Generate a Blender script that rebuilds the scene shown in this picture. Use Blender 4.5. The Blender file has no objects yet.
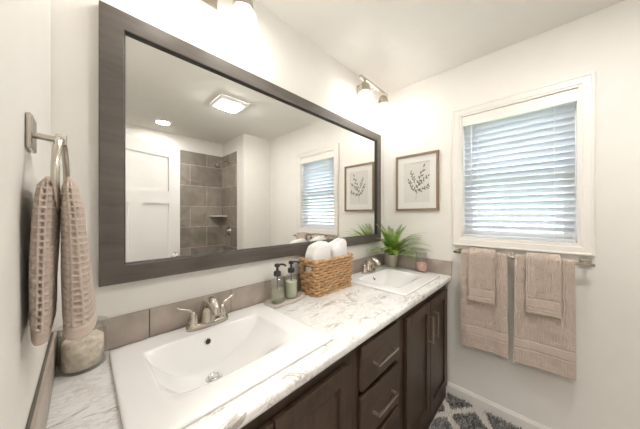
import bpy, bmesh, math, random
from mathutils import Vector, Matrix
random.seed(7)
S = bpy.context.scene
COL = S.collection

# ------------------------------------------------------------------ camera, world, sun, exposure
YAW = math.atan(225.0 / 231.0)
cam_data = bpy.data.cameras.new('camera')
cam_data.sensor_width = 36.0
cam_data.lens = 231.0 / 640.0 * 36.0
cam_data.clip_start = 0.01
cam = bpy.data.objects.new('camera', cam_data)
cam.location = (0.068, -1.054, 1.38)
cam.rotation_euler = (math.radians(90), 0, YAW - math.radians(90))
COL.objects.link(cam)
S.camera = cam

W = bpy.data.worlds.new('world')
S.world = W
W.use_nodes = True
bg = W.node_tree.nodes['Background']
bg.inputs['Color'].default_value = (0.76, 0.87, 1.0, 1)
bg.inputs['Strength'].default_value = 3.2

sun_d = bpy.data.lights.new('sun', 'SUN')
sun_d.energy = 1.9
sun_d.color = (1.0, 0.93, 0.80)
sun_d.angle = math.radians(1.0)
sun = bpy.data.objects.new('sun', sun_d)
sun.rotation_euler = Vector((0.62, -0.25, -0.75)).to_track_quat('-Z', 'Y').to_euler()
COL.objects.link(sun)

hall_d = bpy.data.lights.new('hall_fill_light', 'AREA')      # unseen fill light added in the hallway beyond the doorway
hall_d.shape = 'DISK'
hall_d.size = 0.45
hall_d.energy = 10.0
hall_d.color = (1.0, 0.97, 0.93)
hall = bpy.data.objects.new('hall_fill_light', hall_d)
hall.location = (-0.70, -0.95, 2.47)
COL.objects.link(hall)

S.view_settings.view_transform = 'Standard'
S.view_settings.look = 'None'
S.view_settings.gamma = 1.0
S.view_settings.use_curve_mapping = False
S.view_settings.exposure = 1.66

BULB = 26.0          # emission of the vanity bulbs
FAN = 48.0           # emission of the ceiling light lens
CAN = 48.0           # emission of the recessed light
WARM = (1.0, 0.975, 0.945)

# ------------------------------------------------------------------ dimensions (metres)
L = 2.044            # right wall (window)
WY = 0.030           # mirror wall
H = 2.50             # ceiling
BACK = -1.90         # back wall strip
ALX = 1.62           # shower right wall
ALY = -2.60          # shower back wall
HALL = -1.30         # hallway far wall
CT, CB = 0.912, 0.872   # counter top / bottom
CF = -0.545          # counter front
DOORY0, DOORY1 = -1.28, -0.62

# ------------------------------------------------------------------ materials
def new_mat(name):
    m = bpy.data.materials.new(name)
    m.use_nodes = True
    nt = m.node_tree
    return m, nt, nt.nodes['Principled BSDF']

def N(nt, typ, **kw):
    n = nt.nodes.new(typ)
    for k, v in kw.items():
        if k in n.inputs:
            n.inputs[k].default_value = v
        else:
            setattr(n, k, v)
    return n

def simple(name, col, rough=0.5, metal=0.0, noise=0.0, nscale=8.0, bump=0.0, bscale=200.0, spec=0.5, coat=0.0, stretch=(1, 1, 1)):
    m, nt, p = new_mat(name)
    p.inputs['Roughness'].default_value = rough
    p.inputs['Metallic'].default_value = metal
    p.inputs['Specular IOR Level'].default_value = spec
    p.inputs['Coat Weight'].default_value = coat
    tc = N(nt, 'ShaderNodeTexCoord')
    mp = N(nt, 'ShaderNodeMapping')
    mp.inputs['Scale'].default_value = stretch
    nt.links.new(tc.outputs['Object'], mp.inputs['Vector'])
    nz = N(nt, 'ShaderNodeTexNoise', Scale=nscale, Detail=6.0)
    nt.links.new(mp.outputs['Vector'], nz.inputs['Vector'])
    rp = N(nt, 'ShaderNodeValToRGB')
    c0 = [max(0, c * (1 - noise)) for c in col] + [1]
    c1 = [min(1, c * (1 + noise)) for c in col] + [1]
    rp.color_ramp.elements[0].position = 0.3
    rp.color_ramp.elements[1].position = 0.7
    rp.color_ramp.elements[0].color = c0
    rp.color_ramp.elements[1].color = c1
    nt.links.new(nz.outputs['Fac'], rp.inputs['Fac'])
    nt.links.new(rp.outputs['Color'], p.inputs['Base Color'])
    if bump > 0:
        n2 = N(nt, 'ShaderNodeTexNoise', Scale=bscale, Detail=3.0)
        nt.links.new(mp.outputs['Vector'], n2.inputs['Vector'])
        b = N(nt, 'ShaderNodeBump', Strength=bump, Distance=0.002)
        nt.links.new(n2.outputs['Fac'], b.inputs['Height'])
        nt.links.new(b.outputs['Normal'], p.inputs['Normal'])
    return m

def emit_mat(name, col, strength):
    m, nt, p = new_mat(name)
    p.inputs['Base Color'].default_value = (*col, 1)
    p.inputs['Emission Color'].default_value = (*col, 1)
    p.inputs['Emission Strength'].default_value = strength
    return m

def clear_mat(name, tint=(1, 1, 1), rough=0.02, gloss=1.0, body=0.0, bodycol=(1, 1, 1)):
    """thin glass: transparent + fresnel reflection, optionally a little body colour"""
    m, nt, p = new_mat(name)
    out = nt.nodes['Material Output']
    nt.nodes.remove(p)
    tr = N(nt, 'ShaderNodeBsdfTransparent')
    tr.inputs['Color'].default_value = (*tint, 1)
    gl = N(nt, 'ShaderNodeBsdfGlossy')
    gl.inputs['Roughness'].default_value = rough
    fr = N(nt, 'ShaderNodeLayerWeight', Blend=0.5)
    pw = N(nt, 'ShaderNodeMath', operation='POWER')
    pw.inputs[1].default_value = 4.0
    nt.links.new(fr.outputs['Facing'], pw.inputs[0])
    mu = N(nt, 'ShaderNodeMath', operation='MULTIPLY_ADD')
    mu.inputs[1].default_value = gloss * 0.6
    mu.inputs[2].default_value = gloss * 0.035
    nt.links.new(pw.outputs[0], mu.inputs[0])
    mx = N(nt, 'ShaderNodeMixShader')
    nt.links.new(mu.outputs[0], mx.inputs['Fac'])
    base = tr
    if body > 0:
        df = N(nt, 'ShaderNodeBsdfDiffuse')
        df.inputs['Color'].default_value = (*bodycol, 1)
        m2 = N(nt, 'ShaderNodeMixShader')
        m2.inputs['Fac'].default_value = body
        nt.links.new(tr.outputs[0], m2.inputs[1])
        nt.links.new(df.outputs[0], m2.inputs[2])
        base = m2
    nt.links.new(base.outputs[0], mx.inputs[1])
    nt.links.new(gl.outputs[0], mx.inputs[2])
    nt.links.new(mx.outputs[0], out.inputs['Surface'])
    return m

def wood_mat(name, c0, c1, axis='Z', rough=0.45, scale=9.0):
    m, nt, p = new_mat(name)
    p.inputs['Roughness'].default_value = rough
    tc = N(nt, 'ShaderNodeTexCoord')
    mp = N(nt, 'ShaderNodeMapping')
    sc = {'X': (0.12, 1, 1), 'Y': (1, 0.12, 1), 'Z': (1, 1, 0.12)}[axis]
    mp.inputs['Scale'].default_value = sc
    nt.links.new(tc.outputs['Object'], mp.inputs['Vector'])
    nz = N(nt, 'ShaderNodeTexNoise', Scale=scale * 6, Detail=8.0, Roughness=0.65, Distortion=0.6)
    nt.links.new(mp.outputs['Vector'], nz.inputs['Vector'])
    n2 = N(nt, 'ShaderNodeTexNoise', Scale=scale * 0.8, Detail=3.0)
    nt.links.new(tc.outputs['Object'], n2.inputs['Vector'])
    mx = N(nt, 'ShaderNodeMath', operation='MULTIPLY_ADD')
    mx.inputs[1].default_value = 0.5
    nt.links.new(n2.outputs['Fac'], mx.inputs[0])
    h = N(nt, 'ShaderNodeMath', operation='MULTIPLY')
    h.inputs[1].default_value = 0.5
    nt.links.new(nz.outputs['Fac'], h.inputs[0])
    nt.links.new(h.outputs[0], mx.inputs[2])
    rp = N(nt, 'ShaderNodeValToRGB')
    rp.color_ramp.elements[0].position = 0.36
    rp.color_ramp.elements[1].position = 0.64
    rp.color_ramp.elements[0].color = (*c0, 1)
    rp.color_ramp.elements[1].color = (*c1, 1)
    nt.links.new(mx.outputs[0], rp.inputs['Fac'])
    nt.links.new(rp.outputs['Color'], p.inputs['Base Color'])
    b = N(nt, 'ShaderNodeBump', Strength=0.12, Distance=0.001)
    nt.links.new(nz.outputs['Fac'], b.inputs['Height'])
    nt.links.new(b.outputs['Normal'], p.inputs['Normal'])
    return m

def marble_mat():
    m, nt, p = new_mat('marble_laminate')
    p.inputs['Roughness'].default_value = 0.28
    tc = N(nt, 'ShaderNodeTexCoord')
    mp = N(nt, 'ShaderNodeMapping')
    mp.inputs['Rotation'].default_value = (0.3, 0.2, math.radians(35))
    mp.inputs['Scale'].default_value = (1.0, 2.2, 1.6)
    nt.links.new(tc.outputs['Object'], mp.inputs['Vector'])
    def vein(scale, dist, width):
        nz = N(nt, 'ShaderNodeTexNoise', Scale=scale, Detail=9.0, Roughness=0.62, Distortion=dist)
        nt.links.new(mp.outputs['Vector'], nz.inputs['Vector'])
        s = N(nt, 'ShaderNodeMath', operation='SUBTRACT')
        s.inputs[1].default_value = 0.5
        nt.links.new(nz.outputs['Fac'], s.inputs[0])
        a = N(nt, 'ShaderNodeMath', operation='ABSOLUTE')
        nt.links.new(s.outputs[0], a.inputs[0])
        r = N(nt, 'ShaderNodeMapRange')
        r.inputs['From Min'].default_value = 0.0
        r.inputs['From Max'].default_value = width
        r.inputs['To Min'].default_value = 1.0
        r.inputs['To Max'].default_value = 0.0
        nt.links.new(a.outputs[0], r.inputs['Value'])
        return r
    v1 = vein(5.5, 1.6, 0.045)
    v2 = vein(13.0, 1.0, 0.04)
    cloud = N(nt, 'ShaderNodeTexNoise', Scale=7.0, Detail=4.0)
    nt.links.new(mp.outputs['Vector'], cloud.inputs['Vector'])
    cr = N(nt, 'ShaderNodeMapRange')
    cr.inputs['From Min'].default_value = 0.42
    cr.inputs['From Max'].default_value = 0.62
    nt.links.new(cloud.outputs['Fac'], cr.inputs['Value'])
    m1 = N(nt, 'ShaderNodeMath', operation='MULTIPLY')
    nt.links.new(v1.outputs[0], m1.inputs[0])
    nt.links.new(cr.outputs[0], m1.inputs[1])
    m2 = N(nt, 'ShaderNodeMath', operation='MULTIPLY')
    nt.links.new(v2.outputs[0], m2.inputs[0])
    m2.inputs[1].default_value = 0.38
    mxx = N(nt, 'ShaderNodeMath', operation='MAXIMUM')
    nt.links.new(m1.outputs[0], mxx.inputs[0])
    nt.links.new(m2.outputs[0], mxx.inputs[1])
    rp = N(nt, 'ShaderNodeValToRGB')
    e = rp.color_ramp.elements
    e[0].position = 0.0
    e[0].color = (0.81, 0.80, 0.78, 1)
    e[1].position = 1.0
    e[1].color = (0.34, 0.31, 0.285, 1)
    k = e.new(0.35)
    k.color = (0.68, 0.655, 0.625, 1)
    nt.links.new(mxx.outputs[0], rp.inputs['Fac'])
    nt.links.new(rp.outputs['Color'], p.inputs['Base Color'])
    return m

def plank_mat():
    m, nt, p = new_mat('vinyl_plank')
    p.inputs['Roughness'].default_value = 0.45
    tc = N(nt, 'ShaderNodeTexCoord')
    br = N(nt, 'ShaderNodeTexBrick', Scale=1.0)
    br.inputs['Color1'].default_value = (0.46, 0.40, 0.34, 1)
    br.inputs['Color2'].default_value = (0.54, 0.48, 0.42, 1)
    br.inputs['Mortar'].default_value = (0.10, 0.08, 0.06, 1)
    br.inputs['Mortar Size'].default_value = 0.002
    br.inputs['Brick Width'].default_value = 1.2
    br.inputs['Row Height'].default_value = 0.15
    nt.links.new(tc.outputs['Object'], br.inputs['Vector'])
    nt.links.new(br.outputs['Color'], p.inputs['Base Color'])
    return m

def shower_tile_mat(name, axis):
    """large running-bond stone-look tiles; axis = the wall's horizontal axis"""
    m, nt, p = new_mat(name)
    p.inputs['Roughness'].default_value = 0.35
    tc = N(nt, 'ShaderNodeTexCoord')
    sp = N(nt, 'ShaderNodeSeparateXYZ')
    nt.links.new(tc.outputs['Object'], sp.inputs[0])
    cb = N(nt, 'ShaderNodeCombineXYZ')
    nt.links.new(sp.outputs[axis], cb.inputs['X'])
    nt.links.new(sp.outputs['Z'], cb.inputs['Y'])
    br = N(nt, 'ShaderNodeTexBrick', Scale=1.0, offset=0.5)
    br.inputs['Color1'].default_value = (0.200, 0.160, 0.120, 1)
    br.inputs['Color2'].default_value = (0.350, 0.290, 0.225, 1)
    br.inputs['Mortar'].default_value = (0.50, 0.44, 0.37, 1)
    br.inputs['Mortar Size'].default_value = 0.004
    br.inputs['Brick Width'].default_value = 0.46
    br.inputs['Row Height'].default_value = 0.30
    nt.links.new(cb.outputs[0], br.inputs['Vector'])
    nz = N(nt, 'ShaderNodeTexNoise', Scale=5.0, Detail=8.0, Distortion=1.2)
    nt.links.new(tc.outputs['Object'], nz.inputs['Vector'])
    mx = N(nt, 'ShaderNodeMix', data_type='RGBA', blend_type='OVERLAY')
    mx.inputs['Factor'].default_value = 0.55
    nt.links.new(br.outputs['Color'], mx.inputs['A'])
    nt.links.new(nz.outputs['Fac'], mx.inputs['B'])
    hs = N(nt, 'ShaderNodeHueSaturation')
    hs.inputs['Saturation'].default_value = 0.75
    nt.links.new(mx.outputs['Result'], hs.inputs['Color'])
    nt.links.new(hs.outputs['Color'], p.inputs['Base Color'])
    return m

def blind_mat():
    m, nt, p = new_mat('blind_white')
    out = nt.nodes['Material Output']
    p.inputs['Base Color'].default_value = (0.80, 0.80, 0.80, 1)
    p.inputs['Roughness'].default_value = 0.4
    t = N(nt, 'ShaderNodeBsdfTranslucent')
    t.inputs['Color'].default_value = (0.80, 0.82, 0.86, 1)
    mx = N(nt, 'ShaderNodeMixShader')
    mx.inputs['Fac'].default_value = 0.42
    nt.links.new(p.outputs[0], mx.inputs[1])
    nt.links.new(t.outputs[0], mx.inputs[2])
    nt.links.new(mx.outputs[0], out.inputs['Surface'])
    return m

def rug_mat():
    """shag yarn: charcoal and grey ground with a cream diamond trellis"""
    m, nt, p = new_mat('shag_yarn')
    p.inputs['Roughness'].default_value = 0.95
    tc = N(nt, 'ShaderNodeTexCoord')
    nz = N(nt, 'ShaderNodeTexNoise', Scale=9.0, Detail=2.0)
    nt.links.new(tc.outputs['Object'], nz.inputs['Vector'])
    wob = N(nt, 'ShaderNodeVectorMath', operation='MULTIPLY_ADD')
    wob.inputs[1].default_value = (0.065, 0.065, 0.0)
    nt.links.new(nz.outputs['Color'], wob.inputs[0])
    nt.links.new(tc.outputs['Object'], wob.inputs[2])
    sp = N(nt, 'ShaderNodeSeparateXYZ')
    nt.links.new(wob.outputs[0], sp.inputs[0])
    def stripe(sign):
        a = N(nt, 'ShaderNodeMath', operation='MULTIPLY_ADD')
        a.inputs[1].default_value = sign * 1.35
        nt.links.new(sp.outputs['Y'], a.inputs[0])
        nt.links.new(sp.outputs['X'], a.inputs[2])
        mo = N(nt, 'ShaderNodeMath', operation='PINGPONG')
        mo.inputs[1].default_value = 0.185
        nt.links.new(a.outputs[0], mo.inputs[0])
        lt = N(nt, 'ShaderNodeMath', operation='LESS_THAN')
        lt.inputs[1].default_value = 0.036
        nt.links.new(mo.outputs[0], lt.inputs[0])
        return lt
    s1, s2 = stripe(1), stripe(-1)
    mxm = N(nt, 'ShaderNodeMath', operation='MAXIMUM')
    nt.links.new(s1.outputs[0], mxm.inputs[0])
    nt.links.new(s2.outputs[0], mxm.inputs[1])
    n2 = N(nt, 'ShaderNodeTexNoise', Scale=38.0, Detail=4.0, Distortion=1.5)
    nt.links.new(tc.outputs['Object'], n2.inputs['Vector'])
    rp = N(nt, 'ShaderNodeValToRGB')
    rp.color_ramp.elements[0].position = 0.35
    rp.color_ramp.elements[0].color = (0.050, 0.046, 0.043, 1)
    rp.color_ramp.elements[1].position = 0.68
    rp.color_ramp.elements[1].color = (0.50, 0.48, 0.46, 1)
    nt.links.new(n2.outputs['Fac'], rp.inputs['Fac'])
    mc = N(nt, 'ShaderNodeMix', data_type='RGBA')
    nt.links.new(mxm.outputs[0], mc.inputs['Factor'])
    nt.links.new(rp.outputs['Color'], mc.inputs['A'])
    mc.inputs['B'].default_value = (0.80, 0.76, 0.70, 1)
    nt.links.new(mc.outputs['Result'], p.inputs['Base Color'])
    return m

def siding_mat():
    m, nt, p = new_mat('siding')
    p.inputs['Roughness'].default_value = 0.7
    tc = N(nt, 'ShaderNodeTexCoord')
    sp = N(nt, 'ShaderNodeSeparateXYZ')
    nt.links.new(tc.outputs['Object'], sp.inputs[0])
    pp = N(nt, 'ShaderNodeMath', operation='PINGPONG')
    pp.inputs[1].default_value = 0.09
    nt.links.new(sp.outputs['Z'], pp.inputs[0])
    rp = N(nt, 'ShaderNodeValToRGB')
    rp.color_ramp.elements[0].color = (0.50, 0.55, 0.62, 1)
    rp.color_ramp.elements[1].color = (0.60, 0.66, 0.74, 1)
    rp.color_ramp.elements[0].position = 0.0
    rp.color_ramp.elements[1].position = 0.015
    nt.links.new(pp.outputs[0], rp.inputs['Fac'])
    nt.links.new(rp.outputs['Color'], p.inputs['Base Color'])
    return m

M = {}
M['paint'] = simple('wall_paint', (0.805, 0.780, 0.735), 0.6, noise=0.01, bump=0.10, bscale=90)
M['ceil'] = simple('ceiling_paint', (0.83, 0.81, 0.77), 0.75, noise=0.01, bump=0.12, bscale=70)
M['trim'] = simple('trim_paint', (0.80, 0.77, 0.72), 0.35, noise=0.01)
M['door'] = simple('door_paint', (0.84, 0.83, 0.81), 0.35, noise=0.01)
M['vinyl'] = simple('white_vinyl', (0.80, 0.80, 0.80), 0.35, noise=0.01)
M['floor'] = plank_mat()
M['marble'] = marble_mat()
M['ceramic'] = simple('white_ceramic', (0.87, 0.865, 0.85), 0.10, noise=0.0, coat=0.3)
M['nickel'] = simple('brushed_nickel', (0.56, 0.51, 0.45), 0.27, 1.0, noise=0.05, nscale=60)
M['pull'] = simple('aged_nickel', (0.47, 0.41, 0.35), 0.33, 1.0)
M['chrome'] = simple('chrome', (0.75, 0.74, 0.72), 0.10, 1.0)
M['darkhole'] = simple('dark_opening', (0.02, 0.02, 0.02), 0.6)
M['cab'] = wood_mat('espresso_wood', (0.030, 0.0175, 0.010), (0.076, 0.047, 0.028), 'Z', 0.38)
M['cabx'] = wood_mat('espresso_wood_horizontal', (0.030, 0.0175, 0.010), (0.076, 0.047, 0.028), 'X', 0.38)
M['mframe'] = wood_mat('mirror_frame_wood', (0.078, 0.065, 0.055), (0.145, 0.124, 0.106), 'X', 0.42, 5.0)
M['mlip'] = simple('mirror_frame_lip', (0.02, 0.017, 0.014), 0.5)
M['splash'] = simple('taupe_tile', (0.42, 0.36, 0.31), 0.42, noise=0.22, nscale=9.0, bump=0.05, bscale=60)
M['grout'] = simple('tile_grout', (0.17, 0.145, 0.12), 0.9)
M['towel'] = simple('blush_waffle_cotton', (0.57, 0.475, 0.41), 0.95, noise=0.05, nscale=60, bump=0.3, bscale=500, spec=0.1)
M['ctowel'] = simple('white_terry', (0.84, 0.83, 0.81), 0.95, noise=0.02, nscale=40, bump=0.8, bscale=260, spec=0.1)
M['wicker'] = simple('wicker', (0.54, 0.335, 0.17), 0.6, noise=0.42, nscale=45, bump=0.4, bscale=300)
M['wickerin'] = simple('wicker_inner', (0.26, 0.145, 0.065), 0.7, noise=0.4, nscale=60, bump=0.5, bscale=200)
M['oak'] = wood_mat('picture_oak', (0.20, 0.135, 0.085), (0.33, 0.235, 0.155), 'Z', 0.5, 8)
M['mat'] = simple('mat_board', (0.84, 0.82, 0.78), 0.9)
M['paper'] = simple('print_paper', (0.74, 0.715, 0.67), 0.9, noise=0.01)
M['ink'] = simple('sage_ink', (0.13, 0.135, 0.11), 0.9, noise=0.5, nscale=90)
M['leaf'] = simple('fern_green', (0.40, 0.56, 0.12), 0.5, noise=0.45, nscale=14)
M['leafdark'] = simple('fern_dark_green', (0.20, 0.38, 0.07), 0.5, noise=0.4, nscale=14)
M['stalk'] = simple('fern_stalk', (0.10, 0.15, 0.04), 0.6)
M['pot'] = simple('greige_pot', (0.50, 0.465, 0.405), 0.65, noise=0.05, nscale=30)
M['soil'] = simple('soil', (0.03, 0.022, 0.015), 0.95, noise=0.5, nscale=90, bump=0.6)
M['stone'] = simple('stone_tray', (0.55, 0.495, 0.435), 0.6, noise=0.08, nscale=40)
M['black'] = simple('black_plastic', (0.018, 0.018, 0.018), 0.3)
M['lotion'] = simple('sage_lotion', (0.56, 0.58, 0.43), 0.25, noise=0.03)
M['salt'] = simple('bath_salt', (0.92, 0.72, 0.60), 0.85, noise=0.30, nscale=55, bump=0.9, bscale=130)
M['pink'] = simple('pink_petals', (0.62, 0.36, 0.32), 0.7, noise=0.35, nscale=40, bump=0.8, bscale=90)
M['glass'] = clear_mat('clear_glass', (0.97, 0.98, 0.97), 0.02, 0.9, 0.03, (0.9, 0.9, 0.88))
M['jarglass'] = clear_mat('jar_glass', (0.97, 0.97, 0.96), 0.03, 0.9, 0.05, (0.9, 0.88, 0.86))
M['soap'] = clear_mat('clear_soap', (0.96, 0.95, 0.86), 0.02, 0.8, 0.22, (0.88, 0.85, 0.70))
M['pane'] = clear_mat('window_glass', (0.98, 0.98, 0.98), 0.0, 0.6)
M['shade'] = clear_mat('lamp_glass', (0.98, 0.98, 0.97), 0.03, 0.9, 0.05, (0.95, 0.94, 0.92))
M['blind'] = blind_mat()
M['rug'] = rug_mat()
M['tilex'] = shower_tile_mat('shower_tile_x', 'X')
M['tiley'] = shower_tile_mat('shower_tile_y', 'Y')
M['bulb'] = emit_mat('bulb_glow', WARM, BULB)
M['fanlens'] = emit_mat('fan_lens_glow', (1.0, 0.975, 0.94), FAN)
M['can'] = emit_mat('recessed_glow', (1.0, 0.975, 0.94), CAN)
M['siding'] = siding_mat()
M['fence'] = simple('cream_fence', (0.72, 0.66, 0.50), 0.8, noise=0.06)
M['grass'] = simple('lawn', (0.10, 0.17, 0.05), 0.95, noise=0.3)
mm, nt, p = new_mat('mirror_silver')
p.inputs['Base Color'].default_value = (0.90, 0.90, 0.885, 1)
p.inputs['Metallic'].default_value = 1.0
p.inputs['Roughness'].default_value = 0.0
M['mirror'] = mm

# ------------------------------------------------------------------ geometry helpers
def build(name, bm, mats, parent=None, smooth=False, bevel=0.0, loc=None, rot=None, autosm=True):
    bmesh.ops.recalc_face_normals(bm, faces=bm.faces)
    me = bpy.data.meshes.new(name)
    bm.to_mesh(me)
    bm.free()
    if not isinstance(mats, (list, tuple)):
        mats = [mats]
    for m in mats:
        me.materials.append(m)
    if smooth:
        for f in me.polygons:
            f.use_smooth = True
    o = bpy.data.objects.new(name, me)
    COL.objects.link(o)
    if parent is not None:
        o.parent = parent
    if loc is not None:
        o.location = loc
    if rot is not None:
        o.rotation_euler = rot
    if bevel > 0:
        b = o.modifiers.new('bevel', 'BEVEL')
        b.width = bevel
        b.segments = 2
        b.limit_method = 'ANGLE'
        b.angle_limit = math.radians(40)
    return o

def tag(o, label, cat, group=None):
    o['label'] = label
    o['category'] = cat
    if group:
        o['group'] = group
    return o

def thing(name, label, cat, loc=(0, 0, 0), rz=0.0, group=None):
    o = bpy.data.objects.new(name, None)
    o.empty_display_size = 0.05
    COL.objects.link(o)
    o.location = loc
    o.rotation_euler = (0, 0, rz)
    return tag(o, label, cat, group)

def struct(o):
    o['kind'] = 'structure'
    return o

def copy_tree(root, label=None):
    r = root.copy()
    COL.objects.link(r)
    if label:
        r['label'] = label
    for ch in list(root.children):
        c = ch.copy()
        COL.objects.link(c)
        c.parent = r
        for g in ch.children:
            d = g.copy()
            COL.objects.link(d)
            d.parent = c
    return r

def box(bm, x0, x1, y0, y1, z0, z1, mi=0):
    vs = [bm.verts.new((x, y, z)) for x in (x0, x1) for y in (y0, y1) for z in (z0, z1)]
    for q in ((0, 1, 3, 2), (4, 6, 7, 5), (0, 4, 5, 1), (2, 3, 7, 6), (0, 2, 6, 4), (1, 5, 7, 3)):
        f = bm.faces.new([vs[i] for i in q])
        f.material_index = mi
    return vs

def bbox_mesh(*a):
    bm = bmesh.new()
    box(bm, *a)
    return bm

def frame_of(d):
    d = d.normalized()
    up = Vector((0, 0, 1)) if abs(d.z) < 0.9 else Vector((1, 0, 0))
    a = d.cross(up).normalized()
    return a, d.cross(a).normalized()

def tube(bm, pts, r, seg=10, cap=True, closed=False, flat=1.0, mi=0):
    """sweep a circle (or ellipse) along points; r is a number or a list"""
    pts = [Vector(p) for p in pts]
    n = len(pts)
    rs = r if isinstance(r, (list, tuple)) else [r] * n
    rings = []
    a = None
    for i, p in enumerate(pts):
        if closed:
            d = pts[(i + 1) % n] - pts[i - 1]
        else:
            d = pts[min(i + 1, n - 1)] - pts[max(i - 1, 0)]
        d.normalize()
        if a is None:
            a, b = frame_of(d)
        else:
            a = (a - d * a.dot(d)).normalized()
            b = d.cross(a).normalized()
        rings.append([bm.verts.new(p + rs[i] * (a * math.cos(t) + b * math.sin(t) * flat))
                      for t in [2 * math.pi * k / seg for k in range(seg)]])
    m = n if closed else n - 1
    for i in range(m):
        A, B = rings[i], rings[(i + 1) % n]
        for k in range(seg):
            f = bm.faces.new((A[k], A[(k + 1) % seg], B[(k + 1) % seg], B[k]))
            f.material_index = mi
    if cap and not closed:
        bm.faces.new(rings[0]).material_index = mi
        bm.faces.new(rings[-1]).material_index = mi
    return bm

def lathe(bm, prof, cx=0, cy=0, seg=32, mi=0, axis='Z', origin=None):
    """revolve (radius, height) pairs; radius 0 closes with a pole"""
    rings = []
    def pt(r, h, t):
        c, s = r * math.cos(t), r * math.sin(t)
        if axis == 'Z':
            v = (cx + c, cy + s, h)
        elif axis == 'X':
            v = (h, c, s)
        else:
            v = (c, h, s)
        if origin is not None:
            v = tuple(v[i] + origin[i] for i in range(3))
        return v
    for r, h in prof:
        if r < 1e-6:
            rings.append([bm.verts.new(pt(0, h, 0))])
        else:
            rings.append([bm.verts.new(pt(r, h, 2 * math.pi * k / seg)) for k in range(seg)])
    for A, B in zip(rings, rings[1:]):
        for k in range(seg):
            j = (k + 1) % seg
            if len(A) == 1 and len(B) == 1:
                continue
            if len(A) == 1:
                f = bm.faces.new((A[0], B[k], B[j]))
            elif len(B) == 1:
                f = bm.faces.new((A[k], A[j], B[0]))
            else:
                f = bm.faces.new((A[k], A[j], B[j], B[k]))
            f.material_index = mi
    return bm

def spline(pts, n=8):
    """Catmull-Rom through the points"""
    P = [Vector(p) for p in pts]
    P = [2 * P[0] - P[1]] + P + [2 * P[-1] - P[-2]]
    out = []
    for i in range(1, len(P) - 2):
        for k in range(n):
            t = k / n
            a, b, c, d = P[i - 1], P[i], P[i + 1], P[i + 2]
            out.append(0.5 * ((2 * b) + (c - a) * t + (2 * a - 5 * b + 4 * c - d) * t * t + (3 * b - a - 3 * c + d) * t ** 3))
    out.append(P[-2])
    return out

def lerp(a, b, t):
    return a + (b - a) * t

def interp(xs, ys, x):
    if x <= xs[0]:
        return ys[0]
    for i in range(len(xs) - 1):
        if x <= xs[i + 1]:
            return lerp(ys[i], ys[i + 1], (x - xs[i]) / (xs[i + 1] - xs[i]))
    return ys[-1]

def sstep(a, b, x):
    t = max(0.0, min(1.0, (x - a) / (b - a)))
    return t * t * (3 - 2 * t)

# ================================================================== THE ROOM
T = 0.12
bm = bbox_mesh(HALL - T, L + T, ALY - T, WY + T, -0.1, 0.0)
struct(build('floor', bm, M['floor']))
bm = bbox_mesh(HALL - T, L + T, ALY - T, WY + T, H, H + 0.1)
struct(build('ceiling', bm, M['ceil']))
bm = bbox_mesh(-T, L + T, WY, WY + T, 0, H)
struct(build('wall_front', bm, M['paint']))
# left wall with the doorway the photographer stands in
bm = bmesh.new()
box(bm, -T, 0, DOORY1, WY, 0, H)
box(bm, -T, 0, ALY, DOORY0, 0, H)
box(bm, -T, 0, DOORY0, DOORY1, 2.06, H)
struct(build('wall_left', bm, M['paint']))
# hallway beyond the doorway
bm = bmesh.new()
box(bm, HALL - T, HALL, ALY, WY, 0, H)
box(bm, HALL, -T, -0.25, -0.25 + T, 0, H)
box(bm, HALL, -T, -1.9 - T, -1.9, 0, H)
struct(build('wall_hall', bm, M['paint']))
# right wall with the window opening
WN0, WN1, WZ0, WZ1 = -1.190, -0.610, 1.210, 2.105
bm = bmesh.new()
box(bm, L, L + T, WN1, WY, 0, H)
box(bm, L, L + T, ALY, WN0, 0, H)
box(bm, L, L + T, WN0, WN1, 0, WZ0)
box(bm, L, L + T, WN0, WN1, WZ1, H)
struct(build('wall_right', bm, M['paint']))
# back wall strip beside the shower
bm = bmesh.new()
box(bm, ALX, L, ALY - T, BACK, 0, H)
struct(build('wall_back', bm, M['paint']))
bm = bmesh.new()
box(bm, -T, ALX, ALY - T, ALY, 0, H)
box(bm, -T, 0.10, ALY, BACK, 0, H)
struct(build('wall_shower', bm, M['paint']))
# tiled surround of the shower
bm = bmesh.new()
box(bm, 0.10, ALX, ALY, ALY + 0.012, 0, 2.29)
struct(build('trim_1', bm, M['tilex']))
bm = bmesh.new()
box(bm, ALX - 0.012, ALX, ALY + 0.012, -2.10, 0, 2.29)
struct(build('trim_2', bm, M['tiley']))
# baseboards
def baseboard(name, x0, x1, y0, y1, normal):
    bm = bmesh.new()
    t, h = 0.013, 0.085
    if normal == '-x':
        prof = [(0, 0), (-t, 0), (-t, h - 0.02), (-t * 0.55, h - 0.006), (-t * 0.4, h), (0, h)]
        A = [bm.verts.new((x1 + a, y0, b)) for a, b in prof]
        B = [bm.verts.new((x1 + a, y1, b)) for a, b in prof]
    else:
        prof = [(0, 0), (t, 0), (t, h - 0.02), (t * 0.55, h - 0.006), (t * 0.4, h), (0, h)]
        A = [bm.verts.new((x0, y0 + a, b)) for a, b in prof]
        B = [bm.verts.new((x1, y0 + a, b)) for a, b in prof]
    n = len(prof)
    for i in range(n):
        bm.faces.new((A[i], A[(i + 1) % n], B[(i + 1) % n], B[i]))
    bm.faces.new(A)
    bm.faces.new(B)
    struct(build(name, bm, M['trim']))
baseboard('baseboard_right', L, L, BACK + 0.013, WY, '-x')
baseboard('baseboard_back', ALX, L, BACK, BACK, '+y')

# ---------------------------------------------------------------- window
win = bpy.data.objects.new('window_1', None)
COL.objects.link(win)
struct(win)
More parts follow.
